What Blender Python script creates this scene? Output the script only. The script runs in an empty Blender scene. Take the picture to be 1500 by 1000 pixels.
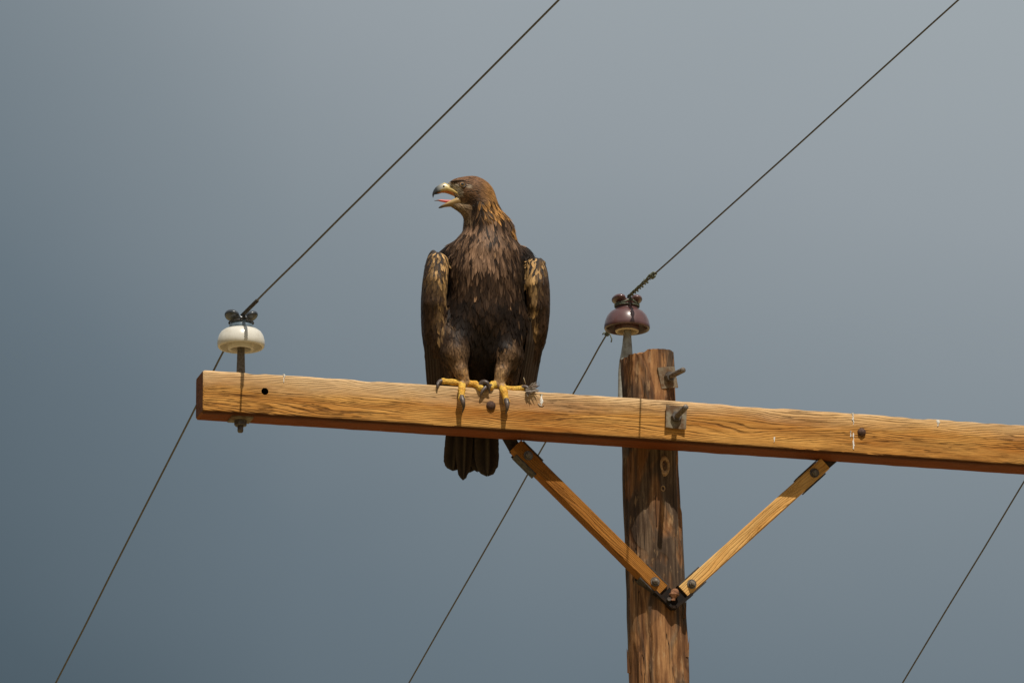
import bpy, bmesh, math, random
import numpy as np
from mathutils import Vector, Matrix, noise as mnoise

random.seed(7); np.random.seed(7)
SC = bpy.context.scene
COL = SC.collection
R = math.radians

# ------------------------------------------------------------------ camera
PITCH = R(16.0); LENS = 375.0; FPX = LENS/36.0*1500.0; CAMZ = 1.65
cam_d = bpy.data.cameras.new('camera'); cam = bpy.data.objects.new('camera', cam_d); COL.objects.link(cam)
cam_d.lens = LENS; cam_d.sensor_width = 36.0; cam_d.clip_start = 0.1; cam_d.clip_end = 5000
cam.location = (0, 0, CAMZ); cam.rotation_euler = (R(90)+PITCH, 0, 0)
SC.camera = cam
SC.cycles.transparent_max_bounces = 24
SC.render.resolution_x = 1024; SC.render.resolution_y = 682

# ------------------------------------------------------------------ node helper
class NT:
    def __init__(s, tree): s.t = tree; s.n = tree.nodes; s.l = tree.links
    def new(s, kind, **kw):
        n = s.n.new(kind)
        for k, v in kw.items(): setattr(n, k, v)
        return n
    def put(s, sock, v):
        if v is None: return
        if isinstance(v, bpy.types.NodeSocket): s.l.new(v, sock)
        elif isinstance(v, (tuple, list)) and len(v) == 3 and sock.type == 'RGBA': sock.default_value = (*v, 1)
        else: sock.default_value = v
    def math(s, op, a, b=None, c=None, clamp=False):
        n = s.new('ShaderNodeMath', operation=op, use_clamp=clamp)
        s.put(n.inputs[0], a); s.put(n.inputs[1], b); s.put(n.inputs[2], c); return n.outputs[0]
    def mix(s, f, a, b, blend='MIX'):
        n = s.new('ShaderNodeMix', data_type='RGBA', blend_type=blend)
        s.put(n.inputs[0], f); s.put(n.inputs[6], a); s.put(n.inputs[7], b); return n.outputs[2]
    def noise(s, vec, scale, detail=4, rough=.55, dist=0):
        n = s.new('ShaderNodeTexNoise'); s.put(n.inputs['Vector'], vec)
        n.inputs['Scale'].default_value = scale; n.inputs['Detail'].default_value = detail
        n.inputs['Roughness'].default_value = rough; n.inputs['Distortion'].default_value = dist
        return n.outputs['Fac']
    def mapv(s, vec, scale=(1,1,1), loc=(0,0,0), rot=(0,0,0)):
        n = s.new('ShaderNodeMapping'); s.put(n.inputs['Vector'], vec)
        n.inputs['Scale'].default_value = scale; n.inputs['Location'].default_value = loc; n.inputs['Rotation'].default_value = rot
        return n.outputs[0]
    def ramp(s, f, stops, interp='LINEAR'):
        n = s.new('ShaderNodeValToRGB'); n.color_ramp.interpolation = interp
        e = n.color_ramp.elements
        while len(e) < len(stops): e.new(.5)
        for el, (p, c) in zip(e, stops):
            el.position = p; el.color = (*c, 1) if isinstance(c, (tuple, list)) else (c, c, c, 1)
        s.put(n.inputs[0], f); return n.outputs[0]
    def rng(s, v, a, b, c=0., d=1., smooth=False):
        n = s.new('ShaderNodeMapRange', clamp=True)
        if smooth: n.interpolation_type = 'SMOOTHSTEP'
        s.put(n.inputs[0], v)
        for i, q in enumerate((a, b, c, d)): n.inputs[i+1].default_value = q
        return n.outputs[0]
    def sep(s, v):
        n = s.new('ShaderNodeSeparateXYZ'); s.put(n.inputs[0], v); return n.outputs
    def comb(s, x, y, z):
        n = s.new('ShaderNodeCombineXYZ')
        for i, q in enumerate((x, y, z)): s.put(n.inputs[i], q)
        return n.outputs[0]
    def bump(s, h, strength, dist, normal=None):
        n = s.new('ShaderNodeBump'); n.inputs['Strength'].default_value = strength; n.inputs['Distance'].default_value = dist
        s.put(n.inputs['Height'], h); s.put(n.inputs['Normal'], normal); return n.outputs[0]

# ------------------------------------------------------------------ world, sun, exposure
SUN_AZ, SUN_EL = R(20.0), R(59.0)       # sun behind and to the right of the viewer
sdir = Vector((math.sin(SUN_AZ)*math.cos(SUN_EL), -math.cos(SUN_AZ)*math.cos(SUN_EL), math.sin(SUN_EL)))
world = bpy.data.worlds.new('World'); SC.world = world; world.use_nodes = True
w = NT(world.node_tree); w.n.clear()
out = w.new('ShaderNodeOutputWorld'); bg = w.new('ShaderNodeBackground'); w.l.new(bg.outputs[0], out.inputs[0])
sky = w.new('ShaderNodeTexSky', sky_type='NISHITA', sun_disc=False)
sky.sun_elevation = SUN_EL; sky.sun_rotation = math.atan2(sdir.x, sdir.y)
sky.dust_density = 3.0
tc = w.new('ShaderNodeTexCoord').outputs['Generated']
x, y, z = w.sep(tc)
# a grey storm bank: dark low down, paler above and to one side, with broad soft cloud
def lin(*c): return tuple(((v/255+.055)/1.055)**2.4 if v > 10 else v/3295 for v in c)
cl = w.noise(w.mapv(tc, (1, 1, 1.6), (3.1, .4, 1.7)), 14, 3, .45)
fx = w.ramp(w.rng(x, -.07, .07), [(0, 0.), (.157, .22), (.25, .42), (.36, .66), (.5, .82), (.84, 1.), (1, 1.)])
g = w.math('MULTIPLY_ADD', w.math('SUBTRACT', z, .2756), 2.95, .530-.128)      # grey level 0..1
g = w.math('ADD', g, w.math('MULTIPLY', fx, .178))
g = w.math('ADD', g, w.math('MULTIPLY', w.math('SUBTRACT', cl, .5), .05))
grey = w.ramp(g, [(.30, lin(64, 78, 86)), (.373, lin(78, 92, 100)), (.463, lin(103, 116, 124)), (.545, lin(129, 139, 145)), (.608, lin(149, 157, 162)), (.663, lin(159, 167, 171)), (.70, lin(164, 172, 176))])
grey10 = w.mix(1, grey, (10, 10, 10), 'MULTIPLY')
colr = w.mix(.94, sky.outputs[0], grey10)
w.l.new(colr, bg.inputs[0]); bg.inputs[1].default_value = .1

sun_d = bpy.data.lights.new('sun', 'SUN'); sun = bpy.data.objects.new('sun', sun_d); COL.objects.link(sun)
sun_d.energy = 4.6; sun_d.angle = R(.53); sun_d.color = (1, .93, .82)
sun.rotation_euler = sdir.to_track_quat('Z', 'Y').to_euler(); sun.location = (8, -10, 40)
vs = SC.view_settings
vs.view_transform = 'Standard'; vs.look = 'None'; vs.exposure = 0.0; vs.gamma = 1.0; vs.use_curve_mapping = False

# ------------------------------------------------------------------ measuring frame
# The crossarm runs along its own x axis; y = set-back behind its front face; z = up.
YAW = R(13.8908); Y0 = 26.8
dX = np.array([math.cos(YAW), math.sin(YAW), 0.]); dN = np.array([-math.sin(YAW), math.cos(YAW), 0.]); dZ = np.array([0., 0., 1.])
def ray(px, py):
    a = (px-750)/FPX; b = (500-py)/FPX
    return np.array([a, math.cos(PITCH)-b*math.sin(PITCH), math.sin(PITCH)+b*math.cos(PITCH)])
C0 = np.array([0, 0, CAMZ])
_r = ray(710, 570); ORG = C0+_r*Y0/_r[1]
def F(px, py, s):
    """point of the rig frame at set-back s seen at photograph coordinate (px, py)"""
    d = ray(px, py); t = (dN@(ORG-C0)+s)/(dN@d); p = C0+d*t-ORG
    return np.array([dX@p, dN@p, p[2]])
def to_world(p): return ORG+dX*p[0]+dN*p[1]+dZ*p[2]
PX = 1/561.0

# ------------------------------------------------------------------ object helpers
def tag(o, label=None, cat=None, group=None, kind=None):
    if label: o['label'] = label
    if cat: o['category'] = cat
    if group: o['group'] = group
    if kind: o['kind'] = kind
    return o
def thing(name, label, cat, base, group=None):
    o = bpy.data.objects.new(name, None); COL.objects.link(o); o.empty_display_size = .05
    o.location = to_world(base); o.rotation_euler = (0, 0, YAW)
    o['label'] = label; o['category'] = cat
    if group: o['group'] = group
    return o, np.array(base, float)
def mesh(name, verts, faces, mat, parent=None, base=(0,0,0), smooth=True, cols=None, bevel=0):
    me = bpy.data.meshes.new(name)
    v = np.asarray(verts, float)-np.asarray(base, float)
    me.from_pydata([tuple(p) for p in v], [], [tuple(int(i) for i in f) for f in faces])
    if cols is not None:
        at = me.color_attributes.new('Col', 'FLOAT_COLOR', 'POINT')
        c = np.ones((len(v), 4), np.float32); c[:, :3] = cols; at.data.foreach_set('color', c.ravel())
    bm = bmesh.new(); bm.from_mesh(me)
    if cols is None: bmesh.ops.recalc_face_normals(bm, faces=bm.faces)
    if bevel: bmesh.ops.bevel(bm, geom=bm.edges[:], offset=bevel, segments=2, affect='EDGES', profile=.5)
    bm.to_mesh(me); bm.free()
    me.polygons.foreach_set('use_smooth', [smooth]*len(me.polygons))
    if mat: me.materials.append(mat)
    o = bpy.data.objects.new(name, me); COL.objects.link(o)
    if isinstance(parent, tuple): parent = parent[0]
    o.parent = parent
    return o
class MB:
    """collects shapes into one mesh"""
    def __init__(s): s.v = []; s.f = []
    def add(s, v, f):
        k = len(s.v); s.v += [np.asarray(p, float) for p in v]; s.f += [tuple(i+k for i in q) for q in f]; return s
    def obox(s, c, ax, ay, az, hx, hy, hz):
        c = np.asarray(c, float); P = []
        for sx in (-1, 1):
            for sy in (-1, 1):
                for sz in (-1, 1): P.append(c+sx*hx*np.asarray(ax)+sy*hy*np.asarray(ay)+sz*hz*np.asarray(az))
        return s.add(P, [(0,1,3,2),(4,6,7,5),(0,4,5,1),(2,3,7,6),(0,2,6,4),(1,5,7,3)])
    def box(s, c, h): return s.obox(c, (1,0,0), (0,1,0), (0,0,1), *h)
    def tube(s, pts, rad, n=10, up=(0,0,1), cap=True):
        pts = [np.asarray(p, float) for p in pts]; m = len(pts)
        if np.isscalar(rad): rad = [rad]*m
        T = [pts[min(i+1, m-1)]-pts[max(i-1, 0)] for i in range(m)]; T = [t/np.linalg.norm(t) for t in T]
        u = np.asarray(up, float); 
        if abs(u@T[0]) > .95: u = np.array([1., .2, 0])
        a = u-T[0]*(u@T[0]); a /= np.linalg.norm(a); V = []; Fc = []
        for i in range(m):
            a = a-T[i]*(a@T[i]); a /= np.linalg.norm(a); b = np.cross(T[i], a)
            for k in range(n):
                th = 2*math.pi*k/n; V.append(pts[i]+rad[i]*(math.cos(th)*a+math.sin(th)*b))
        for i in range(m-1):
            for k in range(n):
                k2 = (k+1) % n; Fc.append((i*n+k, i*n+k2, (i+1)*n+k2, (i+1)*n+k))
        if cap: Fc += [tuple(range(n))[::-1], tuple((m-1)*n+k for k in range(n))]
        return s.add(V, Fc)
    def lathe(s, c, prof, n=48, axis=None):
        c = np.asarray(c, float); az = np.array([0,0,1.]) if axis is None else np.asarray(axis, float)/np.linalg.norm(axis)
        t = np.array([1.,0,0]) if abs(az[0]) < .9 else np.array([0,1.,0])
        ax = t-az*(t@az); ax /= np.linalg.norm(ax); ay = np.cross(az, ax); V = []; Fc = []
        for r, z in prof:
            for k in range(n):
                th = 2*math.pi*k/n; V.append(c+az*z+max(r, 1e-5)*(ax*math.cos(th)+ay*math.sin(th)))
        for i in range(len(prof)-1):
            for k in range(n):
                k2 = (k+1) % n; Fc.append((i*n+k, i*n+k2, (i+1)*n+k2, (i+1)*n+k))
        return s.add(V, Fc)
    def build(s, name, mat, parent, base=(0,0,0), smooth=True, bevel=0):
        if isinstance(parent, tuple): base = parent[1]; parent = parent[0]
        return mesh(name, s.v, s.f, mat, parent, base, smooth, bevel=bevel)
def auto_smooth(o, ang=35):
    bm = bmesh.new(); bm.from_mesh(o.data)
    for e in bm.edges:
        if len(e.link_faces) == 2 and e.calc_face_angle(0) > R(ang): e.smooth = False
    bm.to_mesh(o.data); bm.free(); return o

# ------------------------------------------------------------------ materials
def material(name):
    m = bpy.data.materials.new(name); m.use_nodes = True; t = NT(m.node_tree)
    b = m.node_tree.nodes['Principled BSDF']; return m, t, b
def obj_coord(t): return t.new('ShaderNodeTexCoord').outputs['Object']

def wood_mat(name, light, mid, dark, freq=130, top_grey=None, zr=(0,1), under=None, seed=0., line=.75, along=0, bumpd=.0025):
    """sawn timber: grain runs along one local axis, dark raised-grain lines, blotches"""
    m, t, b = material(name); co = obj_coord(t)
    if along == 2: co = t.mapv(co, rot=(0, R(90), 0))
    x, y, z = t.sep(co)
    big = t.noise(t.mapv(co, (1.3, 6, 10), (seed, 0, 0)), 1, 2, .45)
    wav = t.noise(t.mapv(co, (9, 20, 34), (seed+3, 0, 0)), 1, 3, .5)
    g = t.math('ADD', t.math('MULTIPLY', z, freq), t.math('MULTIPLY', y, freq*.55))
    g = t.math('ADD', g, t.math('MULTIPLY', big, freq*.115)); g = t.math('ADD', g, t.math('MULTIPLY', wav, 1.7))
    fr = t.math('FRACT', g)
    ln = t.ramp(fr, [(0, 0.), (.50, .06), (.78, 1.), (.92, .8), (1, 0.)])
    brk = t.rng(t.noise(t.mapv(co, (7, 60, 75), (seed, 2, 0)), 1, 3, .65), .30, .56)
    ln = t.math('MULTIPLY', ln, brk)
    # long checks and splits
    ck = t.noise(t.mapv(co, (3.5, 40, 95), (seed+6, 0, 0)), 1, 3, .6)
    ck = t.math('MULTIPLY', t.rng(t.math('ABSOLUTE', t.math('SUBTRACT', ck, .5)), .022, .004), t.rng(t.noise(t.mapv(co, (4, 14, 20), (seed+2, 7, 0)), 1, 2, .5), .47, .6))
    ln = t.math('MAXIMUM', ln, ck)
    fib = t.noise(t.mapv(co, (14, 420, 420), (seed, 0, 4)), 1, 4, .65)
    blot = t.rng(t.noise(t.mapv(co, (2.6, 12, 22), (seed+8, 0, 0)), 1, 4, .6), .38, .68)
    c = t.mix(blot, light, mid)
    c = t.mix(t.math('MULTIPLY', t.rng(fib, .42, .7), .45), c, dark)
    smk = t.rng(t.noise(t.mapv(co, (1.8, 14, 30), (seed+11, 3, 0)), 1, 5, .65), .55, .75)
    c = t.mix(t.math('MULTIPLY', smk, .5), c, tuple(m_*.42 for m_ in mid))
    if top_grey is not None:
        tz = t.math('ADD', t.rng(z, zr[0], zr[1]), t.math('MULTIPLY', t.math('SUBTRACT', t.noise(t.mapv(co, (3, 10, 12), (seed, 5, 0)), 1, 4, .6), .5), 1.1))
        tz = t.math('ADD', tz, t.rng(x, .15, -.75, 0, .22))
        wth = t.rng(tz, .48, 1.08)
        c = t.mix(t.math('MULTIPLY', wth, .75), c, top_grey)
        spl = t.math('MULTIPLY', t.rng(t.noise(t.mapv(co, (3.2, 20, 42), (seed+1, 9, 0)), 1, 4, .65), .60, .72), wth)
        c = t.mix(t.math('MULTIPLY', spl, .7), c, (.085, .055, .032))
    c = t.mix(t.math('MULTIPLY', ln, line), c, dark)
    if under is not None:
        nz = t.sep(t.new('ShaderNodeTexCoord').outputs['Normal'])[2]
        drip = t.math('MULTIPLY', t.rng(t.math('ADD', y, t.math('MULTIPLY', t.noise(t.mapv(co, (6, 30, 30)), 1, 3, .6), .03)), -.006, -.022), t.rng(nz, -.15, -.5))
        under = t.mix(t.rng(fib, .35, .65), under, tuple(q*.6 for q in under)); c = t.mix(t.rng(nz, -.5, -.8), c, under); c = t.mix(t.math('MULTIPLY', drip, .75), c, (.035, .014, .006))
    t.put(b.inputs['Base Color'], c)
    b.inputs['Roughness'].default_value = .8; b.inputs['Specular IOR Level'].default_value = .12
    h = t.math('SUBTRACT', t.math('MULTIPLY', fib, .5), t.math('MULTIPLY', ln, 1.0))
    t.put(b.inputs['Normal'], t.bump(h, .8, bumpd))
    return m
M = {}
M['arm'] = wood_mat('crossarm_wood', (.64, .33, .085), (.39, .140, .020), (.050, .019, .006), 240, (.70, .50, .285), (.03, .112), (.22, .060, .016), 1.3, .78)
M['arm_end'] = wood_mat('crossarm_end_grain', (.22, .085, .03), (.16, .055, .02), (.05, .02, .01), 150, seed=4.)
M['brace_l'] = wood_mat('brace_wood_brown', (.36, .150, .028), (.26, .095, .015), (.085, .032, .008), 210, seed=2.2, line=.5)
M['brace_r'] = wood_mat('brace_wood_pale', (.68, .42, .155), (.58, .27, .06), (.33, .15, .04), 170, seed=6.1, line=.22)

def pole_mat():
    m, t, b = material('weathered_pole_wood'); co = obj_coord(t)
    fib = t.noise(t.mapv(co, (95, 95, 5)), 1, 5, .65)
    fib2 = t.noise(t.mapv(co, (34, 34, 2.2), (5, 0, 0)), 1, 4, .6, .4)
    patch = t.rng(t.noise(t.mapv(co, (11, 11, 4.2), (1.2, .3, .8)), 1, 3, .55, .6), .44, .53)
    soft = t.noise(t.mapv(co, (16, 16, 7), (2, 7, 1)), 1, 5, .65)
    fib = t.math('ADD', t.math('MULTIPLY', fib, .6), t.math('MULTIPLY', soft, .4))
    fib = t.math('MULTIPLY_ADD', t.math('SUBTRACT', fib, .5), 1.25, .5)
    dark = t.ramp(fib, [(.34, (.022, .013, .008)), (.5, (.075, .045, .026)), (.68, (.19, .13, .08))])
    bare = t.ramp(fib, [(.34, (.055, .021, .008)), (.5, (.19, .085, .032)), (.66, (.40, .205, .082))])
    c = t.mix(patch, dark, bare)
    c = t.mix(t.math('MULTIPLY', t.rng(fib2, .56, .70), .75), c, (.045, .028, .018))
    fl = t.rng(t.noise(t.mapv(co, (60, 60, 18), (3, 1, 0)), 1, 4, .65), .60, .70)
    c = t.mix(t.math('MULTIPLY', fl, .55), c, (.40, .25, .125))
    cr = t.noise(t.mapv(co, (22, 22, 1.0), (9, 0, 2)), 1, 3, .6, .25)
    crk = t.math('MULTIPLY', t.rng(t.math('ABSOLUTE', t.math('SUBTRACT', cr, .5)), .008, 0.), t.rng(soft, .45, .6))
    c = t.mix(t.math('MULTIPLY', crk, .8), c, (.018, .011, .008))
    t.put(b.inputs['Base Color'], c)
    b.inputs['Roughness'].default_value = .85; b.inputs['Specular IOR Level'].default_value = .25
    h = t.math('ADD', t.math('MULTIPLY', fib, .8), t.math('MULTIPLY', fib2, -.8)); h = t.math('ADD', h, t.math('MULTIPLY', patch, -.6)); h = t.math('SUBTRACT', h, crk)
    t.put(b.inputs['Normal'], t.bump(h, .9, .006)); return m
M['pole'] = pole_mat()

def plain(name, c1, c2=None, rough=.5, metal=0., spec=.5, scale=60, coat=0., bumpd=.0, lo=.4, hi=.62):
    m, t, b = material(name); co = obj_coord(t)
    n = t.noise(co, scale, 5, .6)
    t.put(b.inputs['Base Color'], t.mix(t.rng(n, lo, hi), c1, c2 or tuple(q*.7 for q in c1)))
    t.put(b.inputs['Roughness'], t.rng(n, .3, .7, rough*.8, min(1, rough*1.25)))
    b.inputs['Metallic'].default_value = metal; b.inputs['Specular IOR Level'].default_value = spec
    b.inputs['Coat Weight'].default_value = coat; b.inputs['Coat Roughness'].default_value = .12
    if bumpd: t.put(b.inputs['Normal'], t.bump(n, .6, bumpd))
    return m
M['galv'] = plain('galvanised_steel', (.36, .35, .30), (.23, .21, .17), .55, .35, .5, 70, bumpd=.001)
M['galv_rust'] = plain('rust_stained_galvanised_plate', (.22, .185, .13), (.13, .075, .04), .8, .15, .3, 45, bumpd=.001)
M['rod'] = plain('dull_threaded_rod', (.19, .165, .14), (.10, .075, .055), .6, .35, .4, 150, bumpd=.001)
M['bolt'] = plain('dull_bolt_steel', (.13, .115, .10), (.07, .05, .04), .5, .5, .5, 120, bumpd=.001)
M['rust'] = plain('rusty_bolt_head', (.10, .05, .03), (.055, .03, .022), .75, .2, .4, 180, bumpd=.0015)
M['strap'] = plain('dark_strap_steel', (.06, .045, .035), (.025, .02, .018), .6, .4, .5, 90, bumpd=.001)
M['bracket'] = plain('rusty_v_bracket', (.010, .008, .007), (.026, .015, .010), .8, 0., .15, 60, bumpd=.001)
M['stub'] = plain('brown_rust_lump', (.27, .12, .055), (.12, .055, .03), .85, 0, .3, 90, bumpd=.002)
M['pin'] = plain('weathered_pin_steel', (.17, .145, .115), (.10, .08, .06), .6, .4, .5, 120, bumpd=.001)
M['cream'] = plain('cream_glazed_porcelain', (.60, .575, .51), (.46, .42, .34), .34, 0, .45, 32, .2, lo=.45, hi=.75)
M['cream_raw'] = plain('bare_cream_porcelain', (.66, .54, .36), (.55, .43, .27), .6, 0, .4, 50)
M['maroon'] = plain('maroon_glazed_porcelain', (.105, .048, .046), (.075, .032, .031), .34, 0, .5, 30, .35)
M['blueblack'] = plain('blue_black_glaze', (.022, .026, .033), (.055, .066, .082), .36, 0, .5, 40, .25, lo=.5, hi=.7)
M['blueneck'] = plain('blue_grey_glaze', (.17, .23, .28), (.10, .14, .18), .3, 0, .5, 40, .5)
M['wire'] = plain('weathered_line_wire', (.115, .105, .085), (.06, .055, .045), .6, .5, .5, 200)
M['tie_green'] = plain('green_tarnished_tie_wire', (.15, .165, .12), (.06, .065, .05), .6, .4, .5, 200)
M['tie_dark'] = plain('dark_tie_wire', (.05, .045, .04), (.025, .022, .02), .6, .3, .5, 200)
M['white_streak'] = plain('chalky_droppings', (.78, .76, .72), (.6, .56, .5), .9, 0, .2, 200)
M['hole'] = plain('dark_bolt_hole', (.02, .012, .008), (.012, .008, .006), .9, 0, .1, 200)
M['knot'] = plain('pale_knot_rim', (.42, .27, .15), (.28, .16, .08), .85, 0, .2, 160, bumpd=.002)
M['knot_core'] = plain('knot_heart', (.09, .05, .03), (.17, .095, .05), .85, 0, .2, 160, bumpd=.002)

# ------------------------------------------------------------------ ground
def ground():
    m, t, b = material('dry_prairie_grass'); co = obj_coord(t)
    n1 = t.noise(co, .15, 5, .6); n2 = t.noise(co, 3, 5, .7)
    c = t.mix(t.rng(n1, .35, .65), (.33, .24, .12), (.22, .18, .09)); c = t.mix(t.math('MULTIPLY', t.rng(n2, .45, .7), .5), c, (.13, .11, .06))
    t.put(b.inputs['Base Color'], c); b.inputs['Roughness'].default_value = 1; b.inputs['Specular IOR Level'].default_value = .1
    t.put(b.inputs['Normal'], t.bump(n2, .6, .1))
    n = 40; S = 1500.; v = []; fc = []
    for i in range(n+1):
        for j in range(n+1):
            a = (i/n*2-1); c_ = (j/n*2-1); xx = S*a*abs(a); yy = S*c_*abs(c_)
            d = math.hypot(xx, yy); zz = 0 if d < 60 else min(1, (d-60)/200)*6*mnoise.noise(Vector((xx*.004, yy*.004, 0)))
            v.append((xx, yy, zz))
    for i in range(n):
        for j in range(n): fc.append((i*(n+1)+j, (i+1)*(n+1)+j, (i+1)*(n+1)+j+1, i*(n+1)+j+1))
    o = mesh('ground', v, fc, m); o['kind'] = 'structure'
ground()

# ------------------------------------------------------------------ crossarm
TL = F(300, 541, 0.); XL = TL[0]; ZT = TL[2]; HA = .112; DA = .09; LEN = 2*(F(987, 613, 0)[0]-XL); XR = XL+LEN
ARM = thing('crossarm', 'long weathered orange-brown wooden crossarm bolted across the pole', 'crossarm', (XL+LEN/2, DA/2, ZT-HA))
def crossarm():
    n = 360; ring = []
    r = .007
    for cx, cz, a0 in ((r, -r, 90), (r, -HA+r, 180), (DA-r, -HA+r, 270), (DA-r, -r, 0)):
        for k in range(4):
            a = R(a0+k*30); ring.append((cx+r*math.cos(a), cz+r*math.sin(a)))
    # densify flat runs
    pts = []
    m = len(ring)
    for i in range(m):
        p, q = ring[i], ring[(i+1) % m]; d = math.hypot(p[0]-q[0], p[1]-q[1]); k = max(1, int(d/.008))
        for j in range(k): pts.append((p[0]+(q[0]-p[0])*j/k, p[1]+(q[1]-p[1])*j/k))
    m = len(pts); V = []; Fc = []
    for i in range(n+1):
        xx = XL+LEN*i/n
        for (yy, zz) in pts:
            top = max(0, 1-abs(zz)/.03)
            nv = mnoise.noise(Vector((xx*9, yy*40, zz*60+2)))*.0011+mnoise.noise(Vector((xx*28, yy*50, zz*150)))*.0006
            ny, nz = yy-DA/2, zz+HA/2
            ch = mnoise.noise(Vector((xx*16+5, 1.7, 0)))
            dz = -max(0, ch-.15)*.009*top if yy < .012 else 0
            bow = .0016*math.sin(xx*2.1+1)
            V.append((xx, yy+math.copysign(nv, ny), ZT+zz+math.copysign(nv, nz)+dz+bow))
    for i in range(n):
        for k in range(m):
            k2 = (k+1) % m; Fc.append((i*m+k, (i+1)*m+k, (i+1)*m+k2, i*m+k2))
    k = len(V)
    # slightly rounded end caps
    for i, xx, sgn in ((0, XL, -1), (n, XR, 1)):
        c = len(V); ins = []
        for (yy, zz) in pts:
            ins.append(len(V)); V.append((xx+sgn*.004, DA/2+(yy-DA/2)*.94, ZT-HA/2+(zz+HA/2)*.95))
        for j in range(m):
            j2 = (j+1) % m; q = (i*m+j, i*m+j2, ins[j2], ins[j]); Fc.append(q if sgn < 0 else q[::-1])
        Fc.append(tuple(ins) if sgn < 0 else tuple(ins[::-1]))
    o = mesh('beam', V, Fc, M['arm'], ARM[0], ARM[1], True)
    o.data.materials.append(M['arm_end']); o.data.materials.append(M['hole'])
    for p in o.data.polygons:
        if abs(p.normal.x) > .8: p.material_index = 1
    # empty bolt hole drilled near the end
    h = F(388, 573, 0); cb = MB().tube([(h[0], -.02, h[2]), (h[0], .07, h[2])], .0095, 20)
    co = cb.build('drill', M['hole'], None, ARM[1]); co.location = (0, 0, 0)
    oo = o.parent; o.parent = None
    md = o.modifiers.new('b', 'BOOLEAN'); md.object = co; md.operation = 'DIFFERENCE'; md.solver = 'EXACT'; md.material_mode = 'TRANSFER'
    dg = bpy.context.evaluated_depsgraph_get(); me = bpy.data.meshes.new_from_object(o.evaluated_get(dg)); o.modifiers.clear(); o.data = me; o.parent = oo
    bpy.data.objects.remove(co)
    for p in me.polygons: p.use_smooth = True
    auto_smooth(o, 40)
    return o
crossarm()
def dome_bolt(px, py, r=.0118):
    c = F(px, py, 0); prof = [(r*1.0, .001), (r, -.002), (r*.86, -.006), (r*.5, -.009), (0, -.0102)]
    MB().lathe((c[0], 0, c[2]), [(rr, -zz) for rr, zz in prof], 24, (0, -1, 0)).build('bolt_head', M['rust'], ARM)
dome_bolt(719, 594, .0125); dome_bolt(1262, 633, .0115)
def hexn(c, ax, r, h, mb=None):
    mb = mb or MB(); mb.lathe(c, [(0, 0), (r, 0), (r, h*.85), (r*.9, h), (0, h)], 6, ax); return mb
def plate_washer(c, ax, half, tilt, th, parent, rod, name='washer_plate', curve=.004):
    """slightly dished square washer, nut and threaded rod end along ax"""
    ax = np.asarray(ax, float)/np.linalg.norm(ax); up = np.array([0, 0, 1.]); u = np.cross(up, ax); u /= np.linalg.norm(u); v = np.cross(ax, u)
    a = R(tilt); uu = u*math.cos(a)+v*math.sin(a); vv = np.cross(ax, uu); n = 6; V = []; Fc = []
    for lay in (0, 1):
        for i in range(n+1):
            for j in range(n+1):
                p, q = i/n*2-1, j/n*2-1
                V.append(c+uu*half[0]*p+vv*half[1]*q+ax*(lay*th+curve*p*p))
    N = (n+1)**2
    for i in range(n):
        for j in range(n):
            k = i*(n+1)+j; Fc.append((k, k+1, k+n+2, k+n+1)); Fc.append((N+k, N+k+n+1, N+k+n+2, N+k+1))
    bd = [i for i in range(n+1)]+[(i)*(n+1)+n for i in range(1, n+1)]+[n*(n+1)+j for j in range(n-1, -1, -1)]+[i*(n+1) for i in range(n-1, 0, -1)]
    for a_, b_ in zip(bd, bd[1:]+bd[:1]): Fc.append((a_, b_, N+b_, N+a_))
    w_ = mesh(name, V, Fc, M['galv_rust'], parent[0], parent[1], True); auto_smooth(w_, 40)
    nt = hexn(c+ax*th, ax, .0145, .012).build('nut', M['bolt'], parent, smooth=False)
    mb = MB(); L = rod; prof = []; k = int(L/.0022)
    for i in range(k+1): prof.append((.0068+(.0006 if i % 2 else -.0002), i/k*L))
    prof += [(.005, L+.002), (0, L+.002)]
    mb.lathe(c, prof, 14, ax).build('bolt_rod', M['rod'], parent)
wc = F(989, 612, 0); plate_washer(np.array([wc[0], -.004, wc[2]]), (.0, -1, .0), (.0275, .0305), -2, .005, ARM, .105, curve=.003)
# droppings: thin chalky runs on the front face
def streak(pts, wd, mat='white_streak'):
    V = []; Fc = []; m = len(pts)
    for i, (px, py) in enumerate(pts):
        c = F(px, py, 0); ww = wd*(.35+1.5*random.random()**2)*(1.5 if i < 2 else 1)*(.5 if i == m-1 else 1)
        for k, (dx, dy) in enumerate(((-1, .0004), (-.5, -.0024), (.5, -.0024), (1, .0004))): V.append((c[0]+dx*ww, dy, c[2]))
    for i in range(m-1):
        for k in range(3): Fc.append((i*4+k, i*4+k+1, i*4+k+5, i*4+k+4))
    mesh('dropping_streak', V, Fc, M[mat], ARM[0], ARM[1], True)
def run(px, y0, y1, wd, n=9): streak([(px+random.uniform(-.7, .7), y0+(y1-y0)*i/n) for i in range(n+1)], wd)
run(1249.5, 605, 615, .0042, 6); run(1250, 614, 622, .0018, 5); run(1246, 631, 640, .002, 5); run(1250, 634, 658, .0022, 12)
run(1374, 615, 624, .0030, 6); run(793.5, 577, 594, .0034, 8); run(416, 548, 560, .0025, 6); run(1134, 640, 648, .0012, 5)
streak([(788, 591), (791, 594), (794, 595), (797, 593)], .002)

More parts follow.
